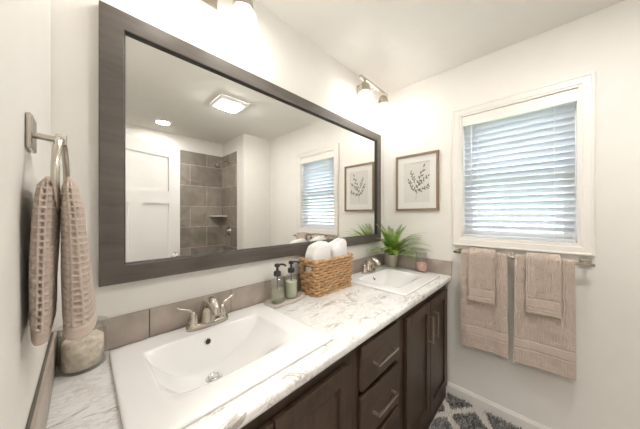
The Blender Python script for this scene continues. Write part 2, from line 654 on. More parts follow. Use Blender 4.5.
# picture-frame casing with a stepped profile
def ring_frame(bm, prof, y0, y1, z0, z1, xw, mi=0):
    """prof: (outset from the opening edge, projection into the room)"""
    loops = []
    for o, pj in prof:
        x = xw - pj
        loops.append([bm.verts.new(v) for v in ((x, y0 - o, z0 - o), (x, y1 + o, z0 - o), (x, y1 + o, z1 + o), (x, y0 - o, z1 + o))])
    for A, B in zip(loops, loops[1:]):
        for k in range(4):
            j = (k + 1) % 4
            bm.faces.new((A[k], A[j], B[j], B[k])).material_index = mi
bm = bmesh.new()
ring_frame(bm, [(0, 0.0), (0, 0.012), (0.012, 0.013), (0.016, 0.017), (0.046, 0.019), (0.050, 0.023), (0.058, 0.023), (0.062, 0.019), (0.062, 0.0)], WN0, WN1, WZ0, WZ1, L)
build('window_casing', bm, M['trim'], win)
bm = bmesh.new()   # jamb lining
e = 0.004
box(bm, L, L + 0.075, WN0, WN0 + e, WZ0, WZ1)
box(bm, L, L + 0.075, WN1 - e, WN1, WZ0, WZ1)
box(bm, L, L + 0.075, WN0 + e, WN1 - e, WZ0, WZ0 + e)
box(bm, L, L + 0.075, WN0 + e, WN1 - e, WZ1 - e, WZ1)
build('window_jamb', bm, M['trim'], win)
bm = bmesh.new()   # vinyl frame and the two sashes
def rect_frame(bm, x0, x1, y0, y1, z0, z1, w):
    box(bm, x0, x1, y0, y0 + w, z0, z1)
    box(bm, x0, x1, y1 - w, y1, z0, z1)
    box(bm, x0, x1, y0 + w, y1 - w, z0, z0 + w)
    box(bm, x0, x1, y0 + w, y1 - w, z1 - w, z1)
rect_frame(bm, L + 0.070, L + T, WN0, WN1, WZ0, WZ1, 0.022)
build('window_frame', bm, M['vinyl'], win)
for z0, z1, dx in ((WZ0 + 0.022, 1.665, 0.0), (1.64, WZ1 - 0.022, 0.02)):
    bm = bmesh.new()
    rect_frame(bm, L + 0.076 + dx, L + 0.096 + dx, WN0 + 0.022, WN1 - 0.022, z0, z1, 0.034)
    s = build('window_sash', bm, M['vinyl'], win, bevel=0.002)
    bm = bbox_mesh(L + 0.084 + dx, L + 0.088 + dx, WN0 + 0.055, WN1 - 0.055, z0 + 0.033, z1 - 0.033)
    build('window_pane', bm, M['pane'], s)

# ---------------------------------------------------------------- outdoors seen through the blind
bm = bbox_mesh(L + T, L + 9, -9, 9, -0.12, 0.0)
struct(build('ground', bm, M['grass']))
# ---------------------------------------------------------------- door standing open behind the camera (seen in the mirror)
def shaker_door(bm, w, h, t):
    """three-panel craftsman door in local x (0..w), y (-t/2..t/2), z (0..h)"""
    st = 0.105
    zs = [0, 0.22, 1.47, 1.585, h - 0.115, h]
    xs_low = [0, st, w / 2 - 0.05, w / 2 + 0.05, w - st, w]
    r = 0.010
    box(bm, 0, st, -t / 2, t / 2, 0, h)
    box(bm, w - st, w, -t / 2, t / 2, 0, h)
    box(bm, st, w - st, -t / 2, t / 2, 0, zs[1])
    box(bm, st, w - st, -t / 2, t / 2, zs[2], zs[3])
    box(bm, st, w - st, -t / 2, t / 2, zs[4], h)
    box(bm, w / 2 - 0.05, w / 2 + 0.05, -t / 2, t / 2, zs[1], zs[2])
    for a, b, c, d in ((st, w / 2 - 0.05, zs[1], zs[2]), (w / 2 + 0.05, w - st, zs[1], zs[2]), (st, w - st, zs[3], zs[4])):
        box(bm, a, b, -t / 2 + r, t / 2 - r, c, d)
door = bpy.data.objects.new('door_1', None)
COL.objects.link(door)
struct(door)
door.location = (0.012, -1.262, 0.012)
door.rotation_euler = (0, 0, math.radians(-18.1))
DW = 0.752
bm = bmesh.new()
shaker_door(bm, DW, 2.018, 0.035)
build('door_slab', bm, M['door'], door)
for s in (1, -1):
    bm = bmesh.new()
    lathe(bm, [(0, 0), (0.032, 0), (0.032, 0.006), (0.012, 0.010), (0.011, 0.028), (0.020, 0.033), (0.028, 0.045), (0.027, 0.058), (0.016, 0.066), (0, 0.068)], axis='Y', seg=24)
    k = build('door_knob', bm, M['nickel'], door, smooth=True, loc=(DW - 0.06, s * 0.0175, 0.975), rot=(0, 0, 0 if s > 0 else math.pi))

# ================================================================== VANITY
FY = -0.515      # face frame plane
DY = 0.019       # door thickness
def bar_handle(parent, cx, cz, length, vertical, y):
    bm = bmesh.new()
    r, out = 0.0048, 0.030
    h = length / 2
    if vertical:
        pts = [(cx, y, cz - h), (cx, y - out, cz - h), (cx, y - out, cz + h), (cx, y, cz + h)]
    else:
        pts = [(cx - h, y, cz), (cx - h, y - out, cz), (cx + h, y - out, cz), (cx + h, y, cz)]
    for i in range(3):
        a, b = Vector(pts[i]), Vector(pts[i + 1])
        d = (b - a).normalized() * r
        lo = [min(a[k], b[k]) - (r if k != 1 or i == 1 else 0) for k in range(3)]
        hi = [max(a[k], b[k]) + (r if k != 1 or i == 1 else 0) for k in range(3)]
        if i != 1:
            hi[1] = y
            lo[1] = y - out + r * 0.5
        box(bm, lo[0], hi[0], lo[1], hi[1], lo[2], hi[2])
    return build('handle', bm, M['pull'], parent, bevel=0.0012)

def shaker_front(parent, name, x0, x1, z0, z1, mat, stile=0.058):
    bm = bmesh.new()
    y0, y1 = FY - DY, FY - 0.0005
    box(bm, x0, x0 + stile, y0, y1, z0, z1)
    box(bm, x1 - stile, x1, y0, y1, z0, z1)
    box(bm, x0 + stile, x1 - stile, y0, y1, z0, z0 + stile)
    box(bm, x0 + stile, x1 - stile, y0, y1, z1 - stile, z1)
    box(bm, x0 + stile, x1 - stile, y0 + 0.011, y1, z0 + stile, z1 - stile)
    return build(name, bm, mat, parent, bevel=0.0018)

def slab_front(parent, name, x0, x1, z0, z1, mat):
    bm = bbox_mesh(x0, x1, FY - DY, FY - 0.0005, z0, z1)
    return build(name, bm, mat, parent, bevel=0.0035)

def carcass(parent, x0, x1, opening):
    """open-topped box with a face frame round its openings and a recessed toe kick"""
    bm = bmesh.new()
    t = 0.016
    yb = WY - 0.002
    z0 = 0.10
    box(bm, x0, x0 + t, FY + 0.019, yb, 0, CB - 0.001)
    box(bm, x1 - t, x1, FY + 0.019, yb, 0, CB - 0.001)
    box(bm, x0 + t, x1 - t, FY + 0.019, yb, z0, z0 + t)
    box(bm, x0 + t, x1 - t, yb - 0.006, yb, z0 + t, CB - 0.001)
    # face frame
    fa, fb = FY, FY + 0.019
    sl, sr, zt = opening
    box(bm, x0, x0 + sl, fa, fb, 0.0, CB - 0.001)
    box(bm, x1 - sr, x1, fa, fb, 0.0, CB - 0.001)
    box(bm, x0 + sl, x1 - sr, fa, fb, zt, CB - 0.001)
    box(bm, x0 + sl, x1 - sr, fa, fb, 0.0, z0 + 0.03)
    return build('cabinet_body', bm, M['cab'], parent)

c = thing('sink_base_cabinet', 'dark brown shaker cabinet under the near sink, left end of the vanity', 'cabinet', group='vanity cabinets')
carcass(c, 0.004, 0.803, (0.07, 0.045, 0.80))
d = shaker_front(c, 'door', 0.080, 0.424, 0.115, 0.822, M['cab'])
bar_handle(d, 0.380, 0.66, 0.155, True, FY - DY)
d = shaker_front(c, 'door', 0.430, 0.765, 0.115, 0.822, M['cab'])
bar_handle(d, 0.476, 0.66, 0.155, True, FY - DY)
c = thing('drawer_base_cabinet', 'dark brown cabinet with a stack of slab drawers, middle of the vanity', 'cabinet', group='vanity cabinets')
carcass(c, 0.804, 1.208, (0.04, 0.04, 0.845))
for z0, z1, hz in ((0.672, 0.848, 0.757), (0.452, 0.646, 0.548), (0.115, 0.426, 0.335)):
    d = slab_front(c, 'drawer', 0.840, 1.170, z0, z1, M['cabx'])
    bar_handle(d, 1.005, hz, 0.165, False, FY - DY)
c = thing('sink_base_cabinet', 'dark brown two-door shaker cabinet under the far sink, beside the rug', 'cabinet', group='vanity cabinets')
carcass(c, 1.209, 1.990, (0.05, 0.045, 0.80))
d = shaker_front(c, 'door', 1.258, 1.606, 0.115, 0.826, M['cab'])
bar_handle(d, 1.563, 0.672, 0.155, True, FY - DY)
d = shaker_front(c, 'door', 1.612, 1.958, 0.115, 0.826, M['cab'])
bar_handle(d, 1.655, 0.672, 0.155, True, FY - DY)

# counter with two cut-outs and a rolled front edge
S1 = (0.128, 0.716)
S2 = (1.345, 1.935)
SY = (-0.490, -0.006)
cut = 0.02
xs = [0.001, S1[0] + cut, S1[1] - cut, S2[0] + cut, S2[1] - cut, L - 0.001]
ys = [SY[0] + cut, SY[1] - cut, WY - 0.001]
bm = bmesh.new()
r = 0.014
prof = []      # rolled front edge from the underside round to the top
for k in range(7):
    t = -math.pi / 2 - (math.pi / 2) * k / 6
    prof.append((CF + r + r * math.cos(t), CB + r + r * math.sin(t)))
for k in range(7):
    t = math.pi - (math.pi / 2) * k / 6
    prof.append((CF + r + r * math.cos(t), CT - r + r * math.sin(t)))
cols = []
for x in xs:
    colv = {}
    colv['p'] = [bm.verts.new((x, y, z)) for y, z in prof]
    colv['t'] = [colv['p'][-1]] + [bm.verts.new((x, y, CT)) for y in ys]
    colv['b'] = [colv['p'][0]] + [bm.verts.new((x, y, CB)) for y in ys]
    cols.append(colv)
for i in range(len(xs) - 1):
    A, B = cols[i], cols[i + 1]
    for k in range(len(prof) - 1):
        bm.faces.new((A['p'][k], B['p'][k], B['p'][k + 1], A['p'][k + 1]))
    for j in range(3):
        if j == 1 and i in (1, 3):
            for (p, q) in (((A, j), (A, j + 1)), ((B, j), (B, j + 1)), ((A, j), (B, j)), ((A, j + 1), (B, j + 1))):
                bm.faces.new((p[0]['t'][p[1]], q[0]['t'][q[1]], q[0]['b'][q[1]], p[0]['b'][p[1]]))
            continue
        bm.faces.new((A['t'][j], B['t'][j], B['t'][j + 1], A['t'][j + 1]))
        bm.faces.new((A['b'][j], B['b'][j], B['b'][j + 1], A['b'][j + 1]))
    bm.faces.new((A['t'][3], B['t'][3], B['b'][3], A['b'][3]))
for q in (cols[0], cols[-1]):
    bm.faces.new(q['p'] + q['t'][1:] + list(reversed(q['b'][1:])))
o = build('countertop', bm, M['marble'])
tag(o, 'long white marble-look countertop with grey veins holding both sinks', 'countertop')

# backsplash of taupe tiles on three sides
SB = 1.022
def splash_run(axis, a0, a1, first, label, name='tile_backsplash'):
    bm = bmesh.new()
    st, g = 0.317, 0.003
    if axis == 'x':
        box(bm, a0, a1, WY - 0.008, WY - 0.0005, CT + 0.0005, SB - 0.002, 1)
    elif axis == 'l':
        box(bm, 0.0005, 0.008, a0, a1, CT + 0.0005, SB - 0.002, 1)
    else:
        box(bm, L - 0.008, L - 0.0005, a0, a1, CT + 0.0005, SB - 0.002, 1)
    p = first
    while p < a1:
        u0, u1 = max(p + g / 2, a0), min(p + st - g / 2, a1)
        if u1 - u0 > 0.004:
            if axis == 'x':
                box(bm, u0, u1, WY - 0.012, WY - 0.006, CT + 0.003, SB)
            elif axis == 'l':
                box(bm, 0.006, 0.012, u0, u1, CT + 0.003, SB)
            else:
                box(bm, L - 0.012, L - 0.006, u0, u1, CT + 0.003, SB)
        p += st
    o = build(name, bm, [M['splash'], M['grout']], bevel=0.0012)
    tag(o, label, 'backsplash', 'backsplash strips')
splash_run('x', 0.0135, L - 0.0135, 0.244 - 0.317, 'long taupe tile backsplash strip under the mirror')
splash_run('l', CF + 0.002, WY - 0.001, CF, 'short taupe tile backsplash strip on the left wall below the towel ring')
splash_run('r', CF + 0.002, WY - 0.001, CF + 0.002 - 0.06, 'short taupe tile backsplash strip on the window wall behind the fern')

# ---------------------------------------------------------------- sinks
def make_sink(x0, x1, y0, y1, label):
    root = thing('drop_in_sink', label, 'sink', ((x0 + x1) / 2, (y0 + y1) / 2, CT), group='bathroom sinks')
    W2, D2 = (x1 - x0) / 2, (y1 - y0) / 2
    rim = 0.013
    bx0, bx1 = -W2 + 0.075, W2 - 0.088
    by0, by1 = -D2 + 0.075, D2 - 0.098      # front, back edge of the bowl
    depth = 0.135
    def hgt(x, y):
        z = rim
        if bx0 < x < bx1 and by0 < y < by1:
            cx = lerp(bx0, bx1, 0.46)
            t = (x - cx) / ((bx1 - cx) if x > cx else (cx - bx0))
            px = 1 - abs(t) ** (1.9 if t > 0 else 2.3)
            py = min(1.0, (by1 - y) / 0.035) * 1.0
            py = min(py, sstep(0, 0.16, y - by0) ** 0.9)
            q = max(0.0, px) * py
            z = rim - depth * q * sstep(-0.004, 0.014, min(x - bx0, bx1 - x)) * sstep(-0.003, 0.008, by1 - y)
        return z
    def axis(a, b, ks):
        out = []
        n = 76
        for i in range(n + 1):
            out.append(lerp(a, b, i / n))
        out += ks
        return sorted(set(round(v, 5) for v in out))
    r = 0.012
    gx = axis(-W2 + 0.006, W2 - 0.006, [bx0, bx0 + 0.003, bx1, bx1 - 0.003])
    gy = axis(-D2 + 0.006, D2 - 0.006, [by0, by0 + 0.003, by1, by1 - 0.004, by1 - 0.01, by1 - 0.02, by1 - 0.03, by1 - 0.036])
    bm = bmesh.new()
    G = [[bm.verts.new((x, y, hgt(x, y))) for y in gy] for x in gx]
    for i in range(len(gx) - 1):
        for j in range(len(gy) - 1):
            bm.faces.new((G[i][j], G[i + 1][j], G[i + 1][j + 1], G[i][j + 1]))
    # rounded lip down to the counter
    loop = [G[i][0] for i in range(len(gx))] + [G[-1][j] for j in range(1, len(gy))] + \
           [G[i][-1] for i in range(len(gx) - 2, -1, -1)] + [G[0][j] for j in range(len(gy) - 2, 0, -1)]
    prev = loop
    for off, z in ((0.004, rim - 0.0015), (0.006, rim - 0.005), (0.006, 0.002), (0.003, 0.0005)):
        cur = []
        for v in loop:
            x, y = v.co.x, v.co.y
            sx = off if x > W2 - 0.0065 else (-off if x < -W2 + 0.0065 else 0)
            sy = off if y > D2 - 0.0065 else (-off if y < -D2 + 0.0065 else 0)
            if sx and sy:
                sx *= 0.72
                sy *= 0.72
            cur.append(bm.verts.new((x + sx, y + sy, z)))
        n = len(loop)
        for k in range(n):
            bm.faces.new((prev[k], prev[(k + 1) % n], cur[(k + 1) % n], cur[k]))
        prev = cur
    build('basin', bm, M['ceramic'], root, smooth=True)
    # drain at the low point
    dx, dy = lerp(bx0, bx1, 0.46), by1 - 0.095
    dz = hgt(dx, dy)
    bm = bmesh.new()
    lathe(bm, [(0.0, 0.004), (0.012, 0.005), (0.0165, 0.003), (0.0168, -0.001), (0.0185, -0.001), (0.019, 0.0025), (0.026, 0.0035), (0.0285, 0.0015), (0.029, -0.004)], seg=32)
    build('drain', bm, M['chrome'], root, smooth=True, loc=(dx, dy, dz + 0.002))
    # overflow hole high on the back wall
    bm = bmesh.new()
    lathe(bm, [(0.0, 0.000), (0.0095, 0.000)], seg=24, axis='Y', mi=1)
    lathe(bm, [(0.0095, 0.004), (0.0095, -0.002), (0.0115, -0.0025), (0.013, 0.004)], seg=24, axis='Y')
    oy = by1 - 0.0095
    build('overflow', bm, [M['chrome'], M['darkhole']], root, smooth=True, loc=(dx + 0.008, oy - 0.005, hgt(dx, oy)), rot=(math.radians(-14), 0, 0))
    return root, hgt
make_sink(S1[0], S1[1], SY[0], SY[1], 'large white drop-in sink in the foreground beside the glass salt jar')
make_sink(S2[0], S2[1], SY[0], SY[1], 'white drop-in sink at the far end beside the potted fern')

# ---------------------------------------------------------------- faucets
def make_faucet(x, label):
    root = thing('faucet', label, 'faucet', (x, -0.052, CT + 0.013), group='brushed nickel faucets')
    bm = bmesh.new()     # oval deck plate
    seg = 40
    loops = []
    for sc, z in ((1.0, 0.0), (1.0, 0.010), (0.97, 0.016), (0.90, 0.020), (0.5, 0.022)):
        loops.append([bm.verts.new((0.083 * sc * math.copysign(abs(math.cos(t)) ** 0.75, math.cos(t)), 0.030 * sc * math.copysign(abs(math.sin(t)) ** 0.8, math.sin(t)), z))
                      for t in [2 * math.pi * k / seg for k in range(seg)]])
    for A, B in zip(loops, loops[1:]):
        for k in range(seg):
            bm.faces.new((A[k], A[(k + 1) % seg], B[(k + 1) % seg], B[k]))
    bm.faces.new(loops[-1])
    bm.faces.new(loops[0])
    build('base_plate', bm, M['nickel'], root, smooth=True)
    bm = bmesh.new()     # spout: broad foot rising to a hooked nose
    pts = spline([(0, 0.004, 0.015), (0, 0.006, 0.040), (0, 0.004, 0.070), (0, -0.014, 0.096), (0, -0.045, 0.102), (0, -0.072, 0.088), (0, -0.088, 0.062)], 6)
    n = len(pts)
    rs = [interp([0, 0.2, 0.45, 0.7, 1.0], [0.036, 0.031, 0.026, 0.022, 0.017], i / (n - 1)) for i in range(n)]
    tube(bm, pts, rs, 20)
    build('spout', bm, M['nickel'], root, smooth=True)
    for s in (-1, 1):
        bm = bmesh.new()
        lathe(bm, [(0.0, 0.014), (0.023, 0.014), (0.0235, 0.020), (0.0185, 0.024), (0.0195, 0.030), (0.0165, 0.048), (0.0125, 0.062), (0.007, 0.069), (0, 0.070)], cx=s * 0.056, seg=24)
        h = build('handle', bm, M['nickel'], root, smooth=True)
        bm = bmesh.new()
        pts = spline([(s * 0.054, 0, 0.060), (s * 0.064, 0.002, 0.074), (s * 0.082, 0.004, 0.082), (s * 0.102, 0.006, 0.090), (s * 0.112, 0.007, 0.098)], 5)
        n = len(pts)
        tube(bm, pts, [interp([0, 0.3, 0.75, 1], [0.0085, 0.0065, 0.0062, 0.0045], i / (n - 1)) for i in range(n)], 12, flat=0.7)
        build('lever', bm, M['nickel'], h, smooth=True)
make_faucet(0.431, 'brushed nickel two-lever faucet on the near foreground sink')
make_faucet(1.652, 'brushed nickel faucet on the far sink between the basket and the fern')

# ================================================================== MIRROR
MX0, MX1, MZ0, MZ1 = 0.105, 1.935, 1.140, 2.090
FW = 0.068
root = thing('wall_mirror', 'wide wall mirror in a dark wood frame above the vanity', 'mirror', (0, WY, 0))
bm = bmesh.new()
loops = []
for o, pj in ((0, 0.0005), (0, 0.028), (0.003, 0.031), (FW - 0.006, 0.031), (FW - 0.004, 0.029)):
    loops.append([bm.verts.new((x, -pj, z)) for x, z in ((MX0 + o, MZ0 + o), (MX1 - o, MZ0 + o), (MX1 - o, MZ1 - o), (MX0 + o, MZ1 - o))])
for A, B in zip(loops, loops[1:]):
    for k in range(4):
        bm.faces.new((A[k], A[(k + 1) % 4], B[(k + 1) % 4], B[k]))
fr = build('mirror_frame', bm, M['mframe'], root)
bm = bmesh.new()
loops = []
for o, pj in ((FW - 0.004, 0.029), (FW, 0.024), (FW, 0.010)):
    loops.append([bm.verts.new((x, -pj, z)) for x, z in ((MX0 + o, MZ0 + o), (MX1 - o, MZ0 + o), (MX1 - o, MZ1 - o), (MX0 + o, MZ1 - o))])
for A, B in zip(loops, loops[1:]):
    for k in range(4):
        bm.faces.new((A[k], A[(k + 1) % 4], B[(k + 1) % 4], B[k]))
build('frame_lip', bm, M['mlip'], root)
bm = bbox_mesh(MX0 + 0.05, MX1 - 0.05, -0.015, -0.004, MZ0 + 0.05, MZ1 - 0.05)
build('mirror_glass', bm, M['mirror'], root)

# ================================================================== VANITY LIGHTS
def make_light(cx, label):
    root = thing('vanity_light', label, 'light', (cx, WY, 2.36), group='vanity lights')
    bm = bmesh.new()
    box(bm, -0.065, 0.065, -0.022, -0.0005, -0.055, 0.055)
    build('wall_plate', bm, M['nickel'], root, bevel=0.004)
    bm = bmesh.new()
    tube(bm, [(0, -0.02, 0.0), (0, -0.125, 0.02)], 0.009, 12)
    box(bm, -0.195, 0.195, -0.137, -0.115, 0.014, 0.030)
    build('crossbar', bm, M['nickel'], root)
    for sx in (-0.135, 0.135):
        bm = bmesh.new()
        lathe(bm, [(0, 0.014), (0.010, 0.014), (0.010, -0.004), (0.032, -0.012), (0.040, -0.034), (0.044, -0.078), (0.041, -0.078), (0.036, -0.036), (0.018, -0.040), (0.018, -0.060), (0, -0.060)], cx=sx, cy=-0.126, seg=24)
        sk = build('socket', bm, M['nickel'], root, smooth=False)
        bm = bmesh.new()
        lathe(bm, [(0.045, -0.040), (0.047, -0.070), (0.056, -0.100), (0.064, -0.165), (0.0615, -0.165), (0.0535, -0.101), (0.0455, -0.070)], cx=sx, cy=-0.126, seg=36)
        build('glass_shade', bm, M['shade'], root, smooth=True)
        bm = bmesh.new()
        lathe(bm, [(0, -0.058), (0.012, -0.060), (0.014, -0.072), (0.026, -0.092), (0.030, -0.110), (0.024, -0.130), (0.011, -0.139), (0, -0.141)], cx=sx, cy=-0.126, seg=24)
        build('bulb', bm, M['bulb'], sk, smooth=True)
make_light(0.430, 'glowing vanity light above the near sink, cut by the top of the picture')
make_light(1.665, 'glowing two-shade vanity light above the far sink near the corner')

# ================================================================== CEILING LIGHTS (seen in the mirror)
root = thing('ceiling_fan_light', 'square white ceiling exhaust fan with lit lens, seen in the mirror', 'ceiling light', (1.105, -1.21, H))
bm = bmesh.new()
hw, hd = 0.140, 0.145
loops = []
for sc, z in ((1.0, -0.0005), (1.0, -0.008), (0.93, -0.024), (0.62, -0.028), (0.58, -0.024)):
    loops.append([bm.verts.new((hw * sc * a, hd * sc * b, z)) for a, b in ((-1, -1), (1, -1), (1, 1), (-1, 1))])
for A, B in zip(loops, loops[1:]):
    for k in range(4):
        bm.faces.new((A[k], A[(k + 1) % 4], B[(k + 1) % 4], B[k]))
build('grille', bm, M['vinyl'], root)
bm = bbox_mesh(-0.080, 0.080, -0.083, 0.083, -0.043, -0.020)
build('lens', bm, M['fanlens'], root, bevel=0.004)
for s in (-1, 1):
    for k in range(3):
        bm = bmesh.new()
        y = s * (0.098 + 0.013 * k)
        box(bm, -0.125 + 0.004 * k, 0.125 - 0.004 * k, y - 0.002, y + 0.002, -0.0275 + 0.0035 * k, -0.020)
        build('louvre', bm, M['trim'], root)
root = thing('recessed_light', 'small round recessed ceiling light over the shower, seen in the mirror', 'ceiling light', (0.75, -2.25, H))
bm = bmesh.new()
lathe(bm, [(0.095, -0.0005), (0.093, -0.006), (0.072, -0.008), (0.066, -0.003)], seg=36)
build('trim_ring', bm, M['vinyl'], root, smooth=True)
bm = bmesh.new()
lathe(bm, [(0, -0.004), (0.068, -0.004), (0.068, -0.002)], seg=36)
build('lens', bm, M['can'], root)

# ================================================================== SHOWER FITTINGS (seen in the mirror)
root = thing('showerhead', 'nickel shower head on a bent arm on the tiled wall, seen in the mirror', 'shower head', (ALX - 0.012, -2.32, 2.17))
bm = bmesh.new()
lathe(bm, [(0, -0.0), (0.030, -0.0), (0.028, -0.006), (0.012, -0.010), (0, -0.010)], axis='X', seg=24)
build('flange', bm, M['nickel'], root, smooth=True)
bm = bmesh.new()
tube(bm, spline([(-0.004, 0, 0), (-0.06, 0, 0.004), (-0.12, 0, -0.02), (-0.15, 0, -0.05)], 5), 0.009, 12)
build('arm', bm, M['nickel'], root, smooth=True)
bm = bmesh.new()
lathe(bm, [(0, 0.02), (0.012, 0.02), (0.014, 0.0), (0.034, -0.024), (0.040, -0.036), (0.038, -0.042), (0, -0.042)], seg=28)
build('rose', bm, M['nickel'], root, smooth=True, loc=(-0.158, 0, -0.062), rot=(0, math.radians(35), 0))
bm = bmesh.new()
R_ = 0.19
top = [(0, 0)] + [(-R_ * math.cos(t), R_ * math.sin(t)) for t in [math.pi / 2 * k / 12 for k in range(13)]]
A = [bm.verts.new((x, y, 0.0)) for x, y in top]
B = [bm.verts.new((x, y, -0.022)) for x, y in top]
bm.faces.new(A)
bm.faces.new(B)
for k in range(len(top)):
    j = (k + 1) % len(top)
    bm.faces.new((A[k], A[j], B[j], B[k]))
o = build('corner_shelf', bm, M['stone'], bevel=0.003, loc=(ALX - 0.0125, ALY + 0.0125, 1.365))
tag(o, 'small stone corner shelf in the tiled shower, seen in the mirror', 'shelf')
bm = bmesh.new()
lathe(bm, [(0, 0), (0.075, 0), (0.072, -0.008), (0.030, -0.012), (0.026, -0.05), (0, -0.052)], axis='X', seg=32)
root = thing('shower_valve', 'round nickel shower valve low on the tiled wall, seen in the mirror', 'valve', (ALX - 0.012, -2.32, 1.13))
build('escutcheon', bm, M['nickel'], root, smooth=True)
bm = bmesh.new()
tube(bm, [(-0.045, 0, 0), (-0.055, 0, -0.03), (-0.06, 0, -0.085)], [0.010, 0.009, 0.006], 12)
build('lever', bm, M['nickel'], root, smooth=True)

# ================================================================== WINDOW BLIND
root = thing('window_blind', 'white horizontal slat blind hanging in the window', 'blind', (L + 0.034, 0, 0))
BY0, BY1 = WN0 + 0.010, WN1 - 0.010
bm = bmesh.new()
box(bm, -0.030, 0.028, BY0, BY1, 2.045, 2.098)
build('headrail', bm, M['vinyl'], root)
bm = bmesh.new()
box(bm, -0.044, -0.037, WN0 + 0.005, WN1 - 0.005, 2.030, 2.099)
build('valance', bm, M['trim'], root, bevel=0.002)
bm = bmesh.new()
pitch, wS, tilt = 0.0405, 0.050, math.radians(-34)
zt = 2.018
nS = 19
for i in range(nS):
    zc = zt - i * pitch
    prof = []
    for k in range(5):
        u = -wS / 2 + wS * k / 4
        crown = 0.0022 * (1 - (2 * u / wS) ** 2)
        prof.append((u * math.cos(tilt) - crown * math.sin(tilt), zc + u * math.sin(tilt) + crown * math.cos(tilt)))
    th = 0.0026
    up = [(a, b) for a, b in prof]
    dn = [(a + th * math.sin(tilt), b - th * math.cos(tilt)) for a, b in reversed(prof)]
    ring = up + dn
    A = [bm.verts.new((a, BY0, b)) for a, b in ring]
    B = [bm.verts.new((a, BY1, b)) for a, b in ring]
    n = len(ring)
    for k in range(n):
        bm.faces.new((A[k], A[(k + 1) % n], B[(k + 1) % n], B[k]))
    bm.faces.new(A)
    bm.faces.new(B)
build('slats', bm, M['blind'], root)
zb = zt - nS * pitch
bm = bbox_mesh(-0.024, 0.024, BY0, BY1, WZ0 + 0.0055, WZ0 + 0.022)
build('bottom_rail', bm, M['blind'], root, bevel=0.003)
for y in (BY0 + 0.085, BY1 - 0.085):
    bm = bmesh.new()
    for x in (-0.0235, 0.0235):
        tube(bm, [(x, y, 2.045), (x, y, WZ0 + 0.02)], 0.0011, 6)
    for i in range(nS):
        zc = zt - i * pitch - 0.004
        tube(bm, [(-0.0235, y, zc - 0.0235 * math.tan(tilt)), (0.0235, y, zc + 0.0235 * math.tan(tilt))], 0.0007, 5)
    build('ladder_cord', bm, M['vinyl'], root)
bm = bmesh.new()
tube(bm, [(-0.031, BY1 - 0.05, 2.04), (-0.033, BY1 - 0.05, 1.56)], 0.0035, 8)
build('tilt_wand', bm, M['vinyl'], root, smooth=True)

# ================================================================== TOWEL BAR AND TOWELS
TBX, TBZ = L - 0.072, 1.108
root = thing('towel_bar', 'brushed nickel towel bar mounted under the window', 'towel bar', (0, 0, 0))
bm = bmesh.new()
tube(bm, [(TBX, -0.572, TBZ), (TBX, -1.245, TBZ)], 0.0085, 16)
build('bar', bm, M['nickel'], root, smooth=True)
for y in (-0.590, -0.900, -1.215):
    bm = bmesh.new()
    w = 0.024 if abs(y + 0.9) > 0.1 else 0.010
    box(bm, L - 0.009, L - 0.0005, y - w, y + w, TBZ - 0.022, TBZ + 0.024)
    box(bm, TBX + 0.004, L - 0.009, y - 0.009, y + 0.009, TBZ - 0.007, TBZ + 0.010)
    build('bracket', bm, M['nickel'], root, bevel=0.002)

def waffle(s, t, cell, amp):
    a = math.sin(math.pi * s / cell)
    b = math.sin(math.pi * t / cell)
    return -amp * sstep(0.36, 0.74, min(abs(a), abs(b)))

def bar_towel(y0, y1, zbot_f, zbot_b, gap, seed, label, group, bandz):
    """a towel folded over the bar; gap = clearance from the bar axis"""
    rnd = random.Random(seed)
    th = 0.011
    R = gap
    front = (TBZ) - zbot_f
    backl = (TBZ) - zbot_b
    arc = math.pi * R
    tot = front + arc + backl
    step = 0.0026
    ns = int(tot / step)
    ny = int(abs(y1 - y0) / step)
    ph = [rnd.uniform(0, 6.28) for _ in range(4)]
    bm = bmesh.new()
    grid = []
    for i in range(ns + 1):
        s = tot * i / ns
        if s < front:
            x, z, nx, nz = TBX - R, zbot_f + s, -1, 0
        elif s < front + arc:
            a = (s - front) / R
            x, z, nx, nz = TBX - R * math.cos(a), TBZ + R * math.sin(a), -math.cos(a), math.sin(a)
        else:
            x, z, nx, nz = TBX + R, TBZ - (s - front - arc), 1, 0
        row = []
        drop = max(0.0, TBZ - z)
        for j in range(ny + 1):
            v = j / ny
            y = lerp(y0, y1, v)
            spread = 1 + 0.05 * drop
            yy = (y0 + y1) / 2 + (y - (y0 + y1) / 2) * spread
            wv = 0.006 * min(1, drop * 4) * math.sin(v * 7 + ph[0] + drop * 1.5) + 0.003 * min(1, drop * 5) * math.sin(v * 17 + ph[1])
            if nx > 0:
                wv = min(wv, 0.0) * 0.3
            else:
                wv = max(wv, -0.006 if R < 0.03 else 0.0)
            sag = 0.010 * (v - 0.5) * (1 if nx < 0 else 0) * sstep(0.1, 0.5, drop)
            d = waffle(s, y - y0, 0.0108, 0.0052)
            if s < front:
                bz = s
                if s < 0.012 or bandz[0] < s < bandz[1]:
                    d = -0.001
                if abs(s - bandz[0]) < 0.004 or abs(s - bandz[1]) < 0.004:
                    d = -0.004
            if v < 0.02 or v > 0.98:
                d = -0.001
            off = wv + d
            row.append(bm.verts.new((x + nx * off, yy, z + nz * off - sag)))
        grid.append(row)
    for i in range(ns):
        for j in range(ny):
            bm.faces.new((grid[i][j], grid[i + 1][j], grid[i + 1][j + 1], grid[i][j + 1]))
    o = build(group[1], bm, M['towel'], smooth=True)
    sd = o.modifiers.new('solid', 'SOLIDIFY')
    sd.thickness = 0.007
    sd.offset = 0.0
    tag(o, label, 'towel', group[0])
    return o

